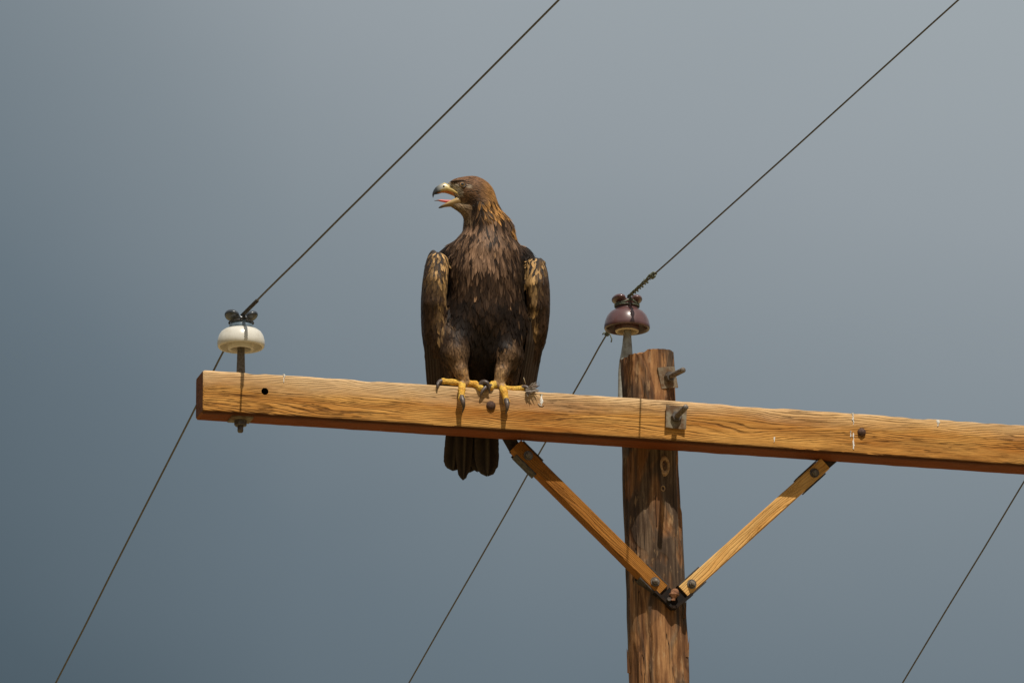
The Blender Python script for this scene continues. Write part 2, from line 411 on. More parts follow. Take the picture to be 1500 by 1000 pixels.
# ------------------------------------------------------------------ pole
POLE_S = .160
pt, pb = F(948, 515, POLE_S), F(966, 1000, POLE_S)
pdir = (pt-pb)/(pt[2]-pb[2]); pz0 = -to_world((0, 0, 0))[2]
def pole_axis(z): return pt+pdir*(z-pt[2])
def pole_r(z): return .0715+(pt[2]-z)*.0085
base = pole_axis(pz0); POLE = thing('utility_pole', 'round weathered brown wooden utility pole carrying the crossarm', 'pole', base)
def pole():
    n = 72; zs = list(np.arange(pt[2], pt[2]-1.5, -.007))+list(np.linspace(pt[2]-1.55, pz0-.0, 60)); V = []; Fc = []
    for i, z in enumerate(zs):
        c = pole_axis(z); r0 = pole_r(z)
        for k in range(n):
            th = 2*math.pi*k/n; cx, cy = math.cos(th), math.sin(th)
            d = mnoise.noise(Vector((cx*1.6, cy*1.6, z*2.6)))*.004+mnoise.noise(Vector((cx*9, cy*9, z*2.0)))*.0022+mnoise.noise(Vector((cx*4, cy*4, z*11+4)))*.0022
            gsh = mnoise.noise(Vector((cx*3.1+7, cy*3.1, z*3.7)))
            if gsh > .12: d -= min(.0045, (gsh-.12)*.05)
            r = r0+d; x_ = c[0]+r*cx; zz = z
            if z > pt[2]-.09:      # sloping, weather-worn top
                drop = .012*(1-cx)/2+.016*max(0, (-cx-.1))**1.2+.004*max(0, -cy)+.0045*abs(mnoise.noise(Vector((cx*6, cy*6, 9))))+.005*max(0, mnoise.noise(Vector((cx*13, cy*13, 2))))+(.006 if -.62 < cx < -.30 else 0)
                zz = z-drop*max(0, 1-(pt[2]-z)/.09)
            V.append((x_, c[1]+r*cy, zz))
    for i in range(len(zs)-1):
        for k in range(n):
            k2 = (k+1) % n; Fc.append((i*n+k, (i+1)*n+k, (i+1)*n+k2, i*n+k2))
    # top: rings in to a centre
    prev = list(range(n)); c = pole_axis(pt[2])
    for sc in (.93, .6, .25):
        cur = []
        for k in range(n):
            v = V[k]; cur.append(len(V)); xx = c[0]+(v[0]-c[0])*sc; yy = c[1]+(v[1]-c[1])*sc
            V.append((xx, yy, c[2]+(v[2]-c[2])*(sc if sc < .9 else 1)+.004*mnoise.noise(Vector((xx*60, yy*60, 0)))+.001))
        for k in range(n):
            k2 = (k+1) % n; Fc.append((prev[k], prev[k2], cur[k2], cur[k]))
        prev = cur
    Fc.append(tuple(prev))
    o = mesh('shaft', V, Fc, M['pole'], POLE[0], POLE[1], True); auto_smooth(o, 50)
pole()
def on_pole(px, py, out=0.):
    """front surface of the pole at a photograph coordinate"""
    s = POLE_S-.07
    for _ in range(12):
        p = F(px, py, s); c = pole_axis(p[2]); dx = p[0]-c[0]; r = pole_r(p[2])+out
        s = c[1]-math.sqrt(max(1e-6, r*r-dx*dx))
    p = F(px, py, s); c = pole_axis(p[2]); n = np.array([p[0]-c[0], p[1]-c[1], 0]); return p, n/np.linalg.norm(n)
def knot(px, py, a, b_):
    p, nrm = on_pole(px, py, -.001); u = np.cross((0, 0, 1.), nrm); V = []; Fc = []; n = 28
    prof = [(1.25, -.004), (1.08, .002), (.92, .0042), (.74, .003), (.6, -.001)]
    for rr, hh in prof:
        for k in range(n):
            th = 2*math.pi*k/n; w_ = 1+.08*mnoise.noise(Vector((math.cos(th)*2, math.sin(th)*2, px)))
            V.append(p+u*a*rr*w_*math.cos(th)+np.array([0, 0, 1.])*b_*rr*w_*math.sin(th)*(1.12 if math.sin(th) < 0 else 1)+nrm*hh)
    for i in range(len(prof)-1):
        for k in range(n): k2 = (k+1) % n; Fc.append((i*n+k, i*n+k2, (i+1)*n+k2, (i+1)*n+k))
    o = mesh('knot', V, Fc, M['knot'], POLE[0], POLE[1], True)
    V = []; Fc = []
    for rr, hh in ((.66, -.0015), (.4, .0015), (.15, .0005)):
        for k in range(n):
            th = 2*math.pi*k/n; V.append(p+u*a*rr*math.cos(th)+np.array([0, 0, 1.])*b_*rr*math.sin(th)+nrm*(hh+.0012*math.sin(5*th)))
    for i in range(2):
        for k in range(n): k2 = (k+1) % n; Fc.append((i*n+k, i*n+k2, (i+1)*n+k2, (i+1)*n+k))
    Fc.append(tuple(2*n+k for k in range(n)))
    mesh('knot_heart', V, Fc, M['knot_core'], o, POLE[1], True)
knot(974, 681, .0125, .022); knot(971, 715, .0058, .0068)
p, nrm = on_pole(978, 553, .001); plate_washer(p+nrm*.001, nrm*np.array([.45, 1, 1])+np.array([0, 0, .0]), (.0255, .0285), 11, .005, POLE, .085, curve=-.004)
# splinters at the worn flanks
for px, py, L, wd in ((921, 985, .06, .006), (1007, 962, .05, .005), (1003, 905, .05, .004), (935, 820, .07, .004), (962, 770, .08, .003)):
    p, nrm = on_pole(px, py, .0); u = np.cross((0, 0, 1.), nrm)
    V = [p-u*wd-nrm*.003, p+u*wd-nrm*.003, p+u*wd*.5+np.array([0, 0, L])+nrm*.004, p+np.array([0, 0, L*1.1])+nrm*.0055, p-u*wd*.6+np.array([0, 0, L*.8])+nrm*.004, p+nrm*.004]
    mesh('splinter', V, [(0, 1, 5), (1, 2, 5), (2, 3, 5), (3, 4, 5), (4, 0, 5), (0, 4, 3, 2, 1)], M['pole'], POLE[0], POLE[1], False)

# ------------------------------------------------------------------ braces
BS = .068; BT = .038
def brace(a, b_, mat, label, up_end):
    A = F(*a, BS); B = F(*b_, BS); A[1] = B[1] = BS; t = B-A; L = np.linalg.norm(t); t /= L; nb = np.array([0, 1., 0]); u = np.cross(nb, t)
    if u[2] < 0: u = -u
    T = thing('wooden_brace', label, 'brace', tuple(A+nb*BT/2), 'braces between crossarm and pole')
    mb = MB(); hw = .0182; n = 40; V = []; Fc = []; r = .0028
    ringp = [(-hw, r), (-hw+r, 0), (hw-r, 0), (hw, r), (hw, BT-r), (hw-r, BT), (-hw+r, BT), (-hw, BT-r)]
    # mesh built along its own x axis so that the grain follows the timber
    for i in range(n+1):
        for (q, d) in ringp:
            jit = .0005*mnoise.noise(Vector((i*.7, q*200, d*200)))
            V.append((i/n*L, d+jit, q+jit))
    for i in range(n):
        for k in range(8): k2 = (k+1) % 8; Fc.append((i*8+k, (i+1)*8+k, (i+1)*8+k2, i*8+k2))
    Fc += [tuple(range(8))[::-1], tuple(n*8+k for k in range(8))]
    o = mesh('plank', V, Fc, mat, T[0], (0, 0, 0), True); auto_smooth(o, 30)
    o.matrix_local = Matrix(((t[0], 0, u[0], 0), (t[1], 1, u[1], -BT/2), (t[2], 0, u[2], 0), (0, 0, 0, 1)))
    # steel end clips: side cheeks and a back plate
    def clip(c0, c1, name):
        m2 = MB(); c = A+t*(c0+c1)/2+nb*(BT/2+.004); hl = (c1-c0)/2
        for sg in (-1, 1): m2.obox(c+u*sg*(hw+.0022)+t*sg*.006, t, nb, u, hl, BT/2+.002, .0016)
        m2.obox(A+t*(c0+c1)/2+nb*(BT+.0035), t, nb, u, hl, .0016, hw+.003)
        return m2.build(name, M['strap'], T, smooth=False)
    clip(-.006, .072, 'end_clip'); clip(L-.085, L-.012, 'end_clip')
    for d in (.030, L-.042):
        c = A+t*d+np.array([0, -.0005, 0]); ax = np.array([0, -1., 0])
        k = MB().lathe(c, [(0, 0), (.0125, 0), (.0125, .0022), (0, .0022)], 24, ax).build('bolt_washer', M['bolt'], T); auto_smooth(k, 30)
        hexn(c+ax*.002, ax, .0088, .0075).lathe(c+ax*.009, [(.0045, 0), (.0045, .004), (0, .005)], 12, ax).build('bolt_head', M['rod'], T, smooth=False)
    # tongue of strap steel running up behind the crossarm to its through bolt
    e = F(*up_end, DA); e[1] = DA+.0035; s0 = A+t*(L-.055); s0[1] = DA+.0165; 
    m2 = MB(); s1 = A+t*(L+.006); s1[1] = DA+.0035
    dd = e-s1; dl = np.linalg.norm(dd); dd /= dl; uu = np.cross(nb, dd)
    m2.obox((s1+e)/2, dd, nb, uu, dl/2+.016, .0025, .0165)
    dd = s1-s0; dl = np.linalg.norm(dd); dd /= dl; uu = np.cross(nb, dd); uu /= np.linalg.norm(uu)
    m2.obox((s1+s0)/2, dd, np.cross(uu, dd), uu, dl/2+.004, .0025, .0165)
    m2.build('strap_tongue', M['strap'], T, smooth=False)
brace((971.5, 863.5), (757, 650.5), M['brace_l'], 'brown wooden brace running from the pole to the crossarm under the eagle', (719, 594))
brace((1001.5, 865.5), (1209, 678), M['brace_r'], 'pale yellow wooden brace rising from the pole away from the eagle', (1262, 633))
def v_bracket():
    base = F(987, 888, BS); T = thing('brace_bracket', 'dark rusty steel V bracket joining both braces on the pole front', 'bracket', tuple(base))
    y0, y1 = BS-.004, POLE_S-.068; th = .0035; m = MB(); P = [F(960.5, 866.5, BS), F(984, 888.5, BS), F(990, 889, BS), F(1013, 870.5, BS)]
    for a, b_ in zip(P[:-1], P[1:]):
        a = np.array([a[0], (y0+y1)/2, a[2]]); b_ = np.array([b_[0], (y0+y1)/2, b_[2]]); d = b_-a; L = np.linalg.norm(d); d /= L
        m.obox((a+b_)/2, d, (0, 1, 0), np.cross(d, (0, 1, 0)), L/2+.002, (y1-y0)/2, th)
    m.build('v_strap', M['bracket'], T, smooth=False)
    m = MB(); V = [F(*q, BS+.006) for q in ((967, 872), (981, 859.5), (987, 868), (993, 859.5), (1009, 873), (988, 888))]
    k = len(V); V2 = [v+np.array([0, .004, 0]) for v in V]
    m.add(V+V2, [tuple(range(k))[::-1], tuple(range(k, 2*k))]+[(i, (i+1) % k, k+(i+1) % k, k+i) for i in range(k)]); m.build('web_plate', M['bracket'], T, smooth=False)
    # wedge of rusty wood fibre caught in it
    V = []; Fc = []; n = 10; top = F(989, 862, BS-.003); bot = F(986, 879, BS-.004)
    for i in range(7):
        f_ = i/6; c = top*(1-f_)+bot*f_; 
        for k in range(n):
            th_ = 2*math.pi*k/n; r_ = (.0055+.006*math.sin(math.pi*min(1, f_*1.2)))*(1+.35*mnoise.noise(Vector((math.cos(th_)*2, math.sin(th_)*2, i*.8))))
            V.append(c+np.array([r_*math.cos(th_)*1.1, r_*math.sin(th_)*.8, .002*mnoise.noise(Vector((k, i, 0)))]))
    for i in range(6):
        for k in range(n): k2 = (k+1) % n; Fc.append((i*n+k, i*n+k2, (i+1)*n+k2, (i+1)*n+k))
    Fc += [tuple(range(n))[::-1], tuple(6*n+k for k in range(n))]
    mesh('wood_wedge', V, Fc, M['stub'], T[0], T[1], False)
    c = F(988, 876, BS-.004)
    hexn(F(979, 878, BS), np.array([0, -1., 0]), .006, .010).build('bolt_head', M['bolt'], T, smooth=False)
v_bracket()

# ------------------------------------------------------------------ surface nets (smooth solids from distance fields)
def surface_nets(fn, lo, hi, h):
    lo = np.asarray(lo, float); n = np.ceil((np.asarray(hi)-lo)/h).astype(int)+1
    ax = [lo[i]+h*np.arange(n[i]) for i in range(3)]
    X, Y, Z = np.meshgrid(*ax, indexing='ij'); v = fn(np.stack([X, Y, Z], -1).astype(np.float32).reshape(-1, 3)).reshape(n)
    ins = v < 0; c = tuple(k-1 for k in n); sm = np.zeros((*c, 3), np.float32); ct = np.zeros(c, np.float32)
    offs = [(a, b, d) for a in (0, 1) for b in (0, 1) for d in (0, 1)]
    def sl(o): return tuple(slice(o[i], o[i]+c[i]) for i in range(3))
    for a in offs:
        for i in range(3):
            if a[i] == 0:
                b_ = list(a); b_[i] = 1; va, vb = v[sl(a)], v[sl(b_)]; m = (va < 0) != (vb < 0)
                t = np.where(m, va/np.where(m, va-vb, 1), 0)
                for k in range(3): sm[..., k] += np.where(m, a[k]+(t if k == i else 0), 0)
                ct += m
    act = ct > 0; idx = -np.ones(c, np.int64); idx[act] = np.arange(act.sum())
    cells = np.argwhere(act); P = lo+h*(cells+sm[act]/ct[act][:, None]); Fc = []
    for i in range(3):
        j, k = (i+1) % 3, (i+2) % 3
        s0 = [slice(1, n[q]-1) for q in range(3)]; s0[i] = slice(0, n[i]-1); s1 = list(s0); s1[i] = slice(1, n[i])
        a, b_ = ins[tuple(s0)], ins[tuple(s1)]; e = np.argwhere(a != b_); flip = a[a != b_]
        g = e.copy(); g[:, j] += 1; g[:, k] += 1
        def cell(dj, dk):
            w_ = g.copy(); w_[:, j] -= dj; w_[:, k] -= dk; return idx[w_[:, 0], w_[:, 1], w_[:, 2]]
        q4 = np.stack([cell(1, 1), cell(0, 1), cell(0, 0), cell(1, 0)], 1)
        q4[~flip] = q4[~flip][:, ::-1]; Fc.append(q4)
    return P, np.concatenate(Fc)
def d_cone(p, a, b_, ra, rb):
    a = np.asarray(a, np.float32); b_ = np.asarray(b_, np.float32); ab = b_-a; t = np.clip(((p-a)@ab)/(ab@ab), 0, 1)
    return np.linalg.norm(p-a-t[:, None]*ab, axis=1)-(ra+(rb-ra)*t)
def d_ell(p, c, r, M3=None):
    q = p-np.asarray(c, np.float32)
    if M3 is not None: q = q@np.asarray(M3, np.float32)
    r = np.asarray(r, np.float32); k0 = np.linalg.norm(q/r, axis=1); k1 = np.linalg.norm(q/(r*r), axis=1); return k0*(k0-1)/np.maximum(k1, 1e-6)
def smin(a, b_, k):
    h = np.clip(.5+.5*(b_-a)/k, 0, 1); return b_*(1-h)+a*h-k*h*(1-h)

# ------------------------------------------------------------------ insulators
AZF, AZB = R(16.0)-YAW, R(10.0)-YAW      # headings of the line towards and away from the viewer, in rig frame
def insulator(label, px, py_rim, s, kind, group):
    c = F(px, py_rim, s); c[1] = s
    T = thing('pin_insulator', label, 'insulator', (c[0], s, ZT if kind == 'white' else c[2]-.05), group)
    if kind == 'white':
        prof = [(.027, .060), (.028, .050), (.036, .0485), (.045, .0462), (.0525, .0405), (.0580, .0315), (.0612, .020), (.0620, .011), (.0608, .003), (.0580, -.0005), (.0552, .0006), (.054, .005), (.050, .016), (.044, .021), (.037, .019), (.0345, .006), (.0335, -.004), (.0315, -.0065), (.0285, -.006), (.0262, -.003), (.0245, .004), (.023, .02), (0.001, .022)]
        hm = M['blueblack']; skm = M['cream']
    else:
        prof = [(.030, .064), (.0305, .054), (.036, .0515), (.045, .0455), (.0525, .036), (.0575, .024), (.0602, .011), (.0605, .004), (.059, .0), (.056, .0004), (.0535, .006), (.050, .020), (.044, .028), (.036, .026), (.032, .010), (.0315, -.004), (.0300, -.0075), (.0268, -.0075), (.0245, -.005), (.023, .004), (.022, .022), (0.001, .024)]
        hm = M['maroon']; skm = M['maroon']
    o = MB().lathe(c, prof, 64).build('skirt', skm, T)
    o.data.materials.append(M['cream_raw']); o.data.materials.append(M['blueneck'])
    for p_ in o.data.polygons:
        i = p_.index//64
        if kind != 'white' and 15 <= i <= 19: p_.material_index = 1
    if kind == 'white':
        n_ = MB().lathe(c, [(.030, .049), (.0322, .052), (.0316, .058), (.029, .064), (.027, .07)], 48).build('glazed_neck', M['blueneck'], T)
    # head with two ears and a wire groove along the line
    ch, sh = math.cos(-AZF), math.sin(-AZF)
    def head(p):
        q = p-np.asarray(c, np.float32); u = q[:, 0]*ch+q[:, 1]*sh; vv = -q[:, 0]*sh+q[:, 1]*ch; z_ = q[:, 2]; P = np.stack([u, vv, z_], 1).astype(np.float32)
        rr = np.hypot(u, vv); neck = np.maximum(rr-.0285, np.abs(z_-.064)-.014)
        d = neck
        for sg in (-1, 1):
            if kind == 'white':
                e = d_ell(P, (sg*.0235, 0, .0855), (.0205, .034, .0125), np.array([[math.cos(.35), 0, -sg*math.sin(.35)], [0, 1, 0], [sg*math.sin(.35), 0, math.cos(.35)]]))
            else:
                e = d_ell(P, (sg*.0215, 0, .0825), (.0185, .034, .0115))
            d = smin(d, e, .006)
        g = np.hypot(u, (z_-.0885)*.9)-.0088
        d = -smin(-d, g, .004)
        w_ = np.hypot(rr-.034, z_-.0665)-.0058        # side groove
        return -smin(-d, w_, .003)
    V, Fc = surface_nets(head, c+np.array([-.05, -.05, .044]), c+np.array([.05, .05, .11]), .0018)
    mesh('head', V, Fc, hm, T[0], T[1], True)
    return T, c
WHITE_LAB = 'cream white bell insulator with blue-black eared head on crossarm end'
insW, cW = insulator(WHITE_LAB, 353, 509, .045, 'white', 'insulators carrying the wires')
def white_pin(T, c):
    MB().lathe((c[0], c[1], ZT-.012), [(.0, 0), (.0115, 0), (.0112, .03), (.0092, c[2]-ZT+.02), (.0092, c[2]-ZT+.035)], 24).build('pin', M['pin'], T)
    MB().lathe((c[0], c[1], ZT-.004), [(0, 0), (.019, 0), (.019, .008), (.013, .010), (.011, .010)], 24).build('pin_collar', M['pin'], T)
    MB().box((c[0], c[1], ZT-HA-.0028), (.0285, .0285, .0028)).build('washer_plate', M['galv_rust'], T, smooth=False)
    hexn(np.array([c[0], c[1], ZT-HA-.005]), np.array([0, 0, -1.]), .0165, .016).build('nut', M['bolt'], T, smooth=False)
    MB().lathe((c[0], c[1], ZT-HA-.004), [(0, 0), (.0078, 0), (.0078, .03), (.006, .034), (0, .034)], 16, (0, 0, -1)).build('bolt_end', M['bolt'], T)
white_pin(insW, cW)
insB, cB = insulator('glossy maroon bell insulator on steel pin at the pole top', 918.5, 482.5, .165, 'brown', 'insulators carrying the wires')
def brown_pin():
    # pressed steel ridge pin: round at the head, flattening to a channel on the flank of the pole
    c = cB; b_ = F(909.5, 600, .165); V = []; Fc = []; n = 24
    lv = [(c[2]+.012, .0085, .0085, c[0]+.001), (c[2]-.004, .0092, .0092, c[0]+.001), (c[2]-.022, .0108, .0105, c[0]+.0005), (c[2]-.045, .0128, .012, c[0]), (c[2]-.065, .0150, .0135, c[0]-.001), (c[2]-.085, .0165, .012, c[0]-.004), (c[2]-.115, .0165, .009, c[0]-.0075), (c[2]-.19, .0165, .009, c[0]-.0085), (c[2]-.235, .0165, .009, c[0]-.0085)]
    for (z_, a, b2, cx) in lv:
        for k in range(n):
            th = 2*math.pi*k/n; q = abs(math.cos(th))**.8*math.copysign(1, math.cos(th)); r_ = abs(math.sin(th))**.8*math.copysign(1, math.sin(th))
            V.append((cx+b2*q*.9, c[1]+a*r_, z_) if False else (cx+a*q, c[1]+b2*r_, z_))
    for i in range(len(lv)-1):
        for k in range(n): k2 = (k+1) % n; Fc.append((i*n+k, i*n+k2, (i+1)*n+k2, (i+1)*n+k))
    Fc += [tuple(range(n)), tuple((len(lv)-1)*n+k for k in range(n))]
    mesh('ridge_pin', V, Fc, M['galv'], insB[0], insB[1], True)
brown_pin()
XWR = XR-(cW[0]-XL); insR, cR = None, None
def right_ins():
    global insR, cR
    T = thing('pin_insulator', 'cream white bell insulator on the crossarm end away from the eagle', 'insulator', (XWR, .045, ZT), 'insulators carrying the wires')
    for ch in list(insW[0].children):
        k = ch.copy(); COL.objects.link(k); k.parent = T[0]
    insR = T; cR = np.array([XWR, .045, cW[2]])
right_ins()

# ------------------------------------------------------------------ line wires
ZG = .0845
def plane_hit(px, py, P, az):
    """point on the vertical plane through P with heading az, seen at (px, py)"""
    d = ray(px, py); dl = np.array([dX@d, dN@d, d[2]]); o = C0-ORG; ol = np.array([dX@o, dN@o, o[2]]); n = np.array([math.cos(az), math.sin(az), 0])
    return ol+dl*((n@(P-ol))/(n@dl))
def wire(label, c, front_px, back_px, rad, slopes=None):
    G = c+np.array([0, 0, ZG]); fd = np.array([math.sin(AZF), -math.cos(AZF), 0]); bd = np.array([-math.sin(AZB), math.cos(AZB), 0])
    if front_px: Q = plane_hit(*front_px, G, AZF); kf = (Q-G)[2]/np.linalg.norm((Q-G)[:2]); Q2 = plane_hit(*back_px, G, AZB); kb = (Q2-G)[2]/np.linalg.norm((Q2-G)[:2])
    else: kf, kb = slopes
    print('wire', kf, kb)
    pts = []; sag = .0006
    for d in (40, 34, 28, 22, 17, 13, 10, 8, 6, 5, 4, 3, 2.4, 1.8, 1.3, .9, .6, .4, .25, .15, .08, .035):
        p = G+bd*d+dZ*(kb*d+sag*d*max(0, d-2)); p = p+np.array([1, 0, .0])*.0022*mnoise.noise(Vector((d*3.1, c[0], 0)))*min(1, d*3); pts.append(p)
    pts.append(G.copy())
    for d in (.035, .08, .15, .25, .4, .6, .8, 1.0, 1.2, 1.4, 1.6, 1.9, 2.2, 2.6, 3, 4, 5, 6, 8, 10, 13, 17, 22, 26):
        p = G+fd*d+dZ*(kf*d+sag*d*max(0, d-2)); p = p+np.array([1, 0, .0])*.0022*mnoise.noise(Vector((d*2.3, c[0]+4, 3)))*min(1, d*3); pts.append(p)
    o = bpy.data.objects.new('line_wire', None); bpy.data.objects.remove(o)
    o = MB().tube(pts, rad, 10).build('line_wire', M['wire'], None, G); o.location = to_world(G); o.rotation_euler = (0, 0, YAW)
    tag(o, label, 'wire', 'wires strung over the crossarm'); return G, fd+dZ*kf, bd+dZ*kb, (kf, kb)
GW, fW, bW, sl1 = wire('steel line wire running over the white insulator beside the eagle', cW, (820, 0), (82, 1000), .0026)
GB, fB, bB, sl2 = wire('thin line wire running over the maroon pole-top insulator', cB, (1405, 0), (600, 1000), .0022)
GR = cR+np.array([0, 0, ZG]); q_ = plane_hit(1322, 1000, GR, AZB); kbr = (q_-GR)[2]/np.linalg.norm((q_-GR)[:2])
wire('lone line wire dropping from the crossarm end away from the eagle', cR, None, None, .0022, (sl1[0], kbr))
def basis(d):
    d = d/np.linalg.norm(d); a = np.cross(d, (0, 0, 1.)); a /= np.linalg.norm(a); return d, a, np.cross(a, d)
def helix(G, d, d0, d1, r, turns, ph=0, n=None, r1=None):
    d, a, b_ = basis(d); n = n or int(turns*12); P = []
    for i in range(n+1):
        f_ = i/n; th = ph+f_*turns*2*math.pi; rr = r if r1 is None else r+(r1-r)*f_; P.append(G+d*(d0+(d1-d0)*f_)+a*rr*math.cos(th)+b_*rr*math.sin(th))
    return P
def neck_loop(c, r, z_, a0, a1, n=40, dz=0.): return [c+np.array([r*math.cos(a0+(a1-a0)*i/n), r*math.sin(a0+(a1-a0)*i/n), z_+dz*math.sin(math.pi*i/n)]) for i in range(n+1)]
def ties(T, c, G, fd, bd, style):
    af = -math.pi/2+AZF
    if style == 'white':
        m = MB(); m.tube(helix(G, fd, .010, .165, .0034, 30), .0019, 6); m.build('tie_wrap', M['tie_dark'], T)
        m = MB(); m.tube(helix(G, bd, .05, .20, .0042, 5), .0018, 6); m.tube(helix(G, bd, .196, .212, .0050, 4), .0023, 6); m.build('tie_wrap', M['tie_dark'], T)
        m = MB()
        for sg in (1, -1): m.tube(neck_loop(c, .0315, .0665, af+sg*.15, af+sg*2.9)+[G+bd*.05], .0024, 6)
        m.tube([c+np.array([.0315*math.cos(af-.35), .0315*math.sin(af-.35), .067]), c+np.array([.03*math.cos(af), .034*math.sin(af), .074]), G+fd*.03], .0024, 6)
        m.tube([c+np.array([.0315*math.cos(af+.4), .0315*math.sin(af+.4), .067]), c+np.array([.03*math.cos(af), .034*math.sin(af), .073]), G+fd*.022+np.array([-.003, 0, 0])], .0024, 6)
        m.build('tie_loop', M['tie_dark'], T)
    else:
        m = MB(); P = helix(G, fd, .02, .24, .0040, 5.0, 0, r1=.0058); m.tube(P, .0023, 6); m.tube(helix(G, fd, .02, .20, .0042, 4.0, math.pi), .0021, 6)
        e, a, b_ = basis(fd); e0 = G+e*.235     # loose end loop
        m.tube([e0+a*(.0060+.009*math.sin(math.pi*i/16))*1.0+e*(-.055*(i/16)+.012*math.sin(math.pi*i/16))+b_*(.004*math.cos(math.pi*i/8)-.006*math.sin(math.pi*i/16)) for i in range(17)], .0022, 6)
        m.tube(helix(G, fd, .225, .250, .0058, 2.5), .0026, 6)
        m.build('tie_twist', M['tie_green'], T)
        m = MB(); m.tube(helix(G, bd, .06, .29, .0040, 8), .0018, 6); m.tube(helix(G, bd, .255, .30, .0046, 3.5), .0024, 6)
        e, a, b_ = basis(bd); q0 = G+e*.285; m.tube([q0, q0+a*.008-b_*.004, q0+a*.012-b_*.016, q0+a*.010-b_*.024], .0018, 6); m.tube([q0, q0-a*.009+b_*.002, q0-a*.013-b_*.004], .0018, 6)
        m.build('tie_twist', M['tie_green'], T)
        m = MB()
        for sg in (1, -1):
            m.tube([G+fd*.022+np.array([0, 0, -.002]), c+np.array([.020*math.cos(af+sg*.15), .038*math.sin(af), .073])]+neck_loop(c, .0312, .0675, af+sg*.55, af+sg*2.9)+[G+bd*.06], .0026, 6)
            m.tube(neck_loop(c, .0318, .0628, af+sg*.1, af+sg*3.0), .0020, 6)
        m.build('tie_loop', M['tie_green'], T)
ties(insW, cW, GW, fW, bW, 'white'); ties(insB, cB, GB, fB, bB, 'brown'); ties(insR, cR, GR, fW, bW, 'white')

# ------------------------------------------------------------------ eagle
foot = F(708, 567, .03); EB = (foot[0], .04, ZT)
EAG = thing('eagle', 'large dark brown eagle with golden nape perched on crossarm, beak open', 'eagle', EB)
PRIMS = []      # (region, distance function)
def cone(reg, a, b_, ra, rb, k=.012): A, B = F(*a), F(*b_); PRIMS.append((reg, lambda p: d_cone(p, A, B, ra*PX, rb*PX), k))
def ell(reg, c, r, rot=0, k=.02, roty=0):
    Cc = F(*c); ca, sa = math.cos(R(rot)), math.sin(R(rot)); M3 = np.array([[ca, 0, -sa], [0, 1, 0], [sa, 0, ca]])
    PRIMS.append((reg, lambda p: d_ell(p, Cc, (r[0]*PX, r[1], r[2]*PX*1.04), M3), k))
HS = .035       # set-back of the head's middle plane
# trunk
ell('chest', (710, 408, .060), (59, .094, 66)); ell('belly', (710, 460, .070), (60, .093, 74)); ell('belly', (707, 515, .088), (50, .080, 46)); ell('rump', (709, 490, .120), (76, .055, 100), 0, .02)
ell('chest', (712, 378, .066), (57, .080, 33), 0); cone('rump', (703, 500, .11), (694, 610, .150), 40, 26, .03)
cone('chest', (713, 372, .056), (713, 338, .05), 47, 33.5, .02); cone('nape', (713.5, 338, .05), (707, 310, .042), 32.5, 25, .010)
ell('nape', (726, 343, .062), (28, .055, 26), -30, .015)
# head
ell('head', (692, 281, HS), (27.5, .034, 22.5), 0, .012); ell('head', (703, 292, HS+.004), (23, .036, 24), 0, .012)
ell('head', (678, 272, HS), (22, .026, 11.5), 6, .006); cone('face', (680, 275, HS), (661, 273.5, HS), 12.5, 6.5, .005)
cone('head', (694, 293, HS), (672, 293.5, HS), 14.5, 6.5, .006); cone('throat', (662, 299.5, HS), (684, 307, HS), 3.4, 9, .005); cone('throat', (684, 307, HS), (694, 322, HS+.006), 9, 13, .008)
for sg in (-1, 1): cone('head', (663, 267 if sg < 0 else 272, HS+sg*.017), (690, 267 if sg < 0 else 276, HS+sg*.022), 2.2, 4, .004)
# folded wings
for ch in ([((641, 386, .030), 16.5), ((638, 412, .022), 17.5), ((636, 445, .026), 16.5), ((634.5, 490, .050), 13), ((637, 540, .085), 7)],
           [((784, 392, .030), 15), ((786.5, 418, .022), 16.5), ((788, 448, .026), 15), ((786, 488, .050), 12.5), ((776, 540, .085), 7)]):
    for (a_, ra_), (b2_, rb_) in zip(ch[:-1], ch[1:]): cone('wing', a_, b2_, ra_, rb_, .003)
ell('wing', (633.5, 448, .075), (14, .070, 82), 0, .004); ell('wing', (790, 446, .075), (12.5, .068, 68), 0, .004)
ell('rump', (711, 448, .105), (84, .055, 88), 0, .006)
ell('chest', (666, 384, .085), (25, .050, 25), 0, .012); ell('chest', (759, 386, .085), (25, .050, 25), 0, .012)
# legs
cone('thigh', (670, 474, .062), (667, 518, .016), 25, 18, .035); cone('thigh', (667, 518, .016), (675, 546, .008), 17.5, 9.5, .012); cone('thigh', (660, 520, .05), (660, 560, .06), 16, 9, .015); cone('tarsus', (675, 542, .006), (680, 560, .013), 9.5, 8.2, .006)
cone('thigh', (745, 476, .062), (743, 520, .016), 24, 17, .035); cone('thigh', (743, 520, .016), (735, 548, .008), 16.5, 9.3, .012); cone('thigh', (752, 524, .05), (749, 562, .06), 15, 9, .015); cone('tarsus', (735, 544, .006), (731, 563, .013), 9.3, 8.2, .006)
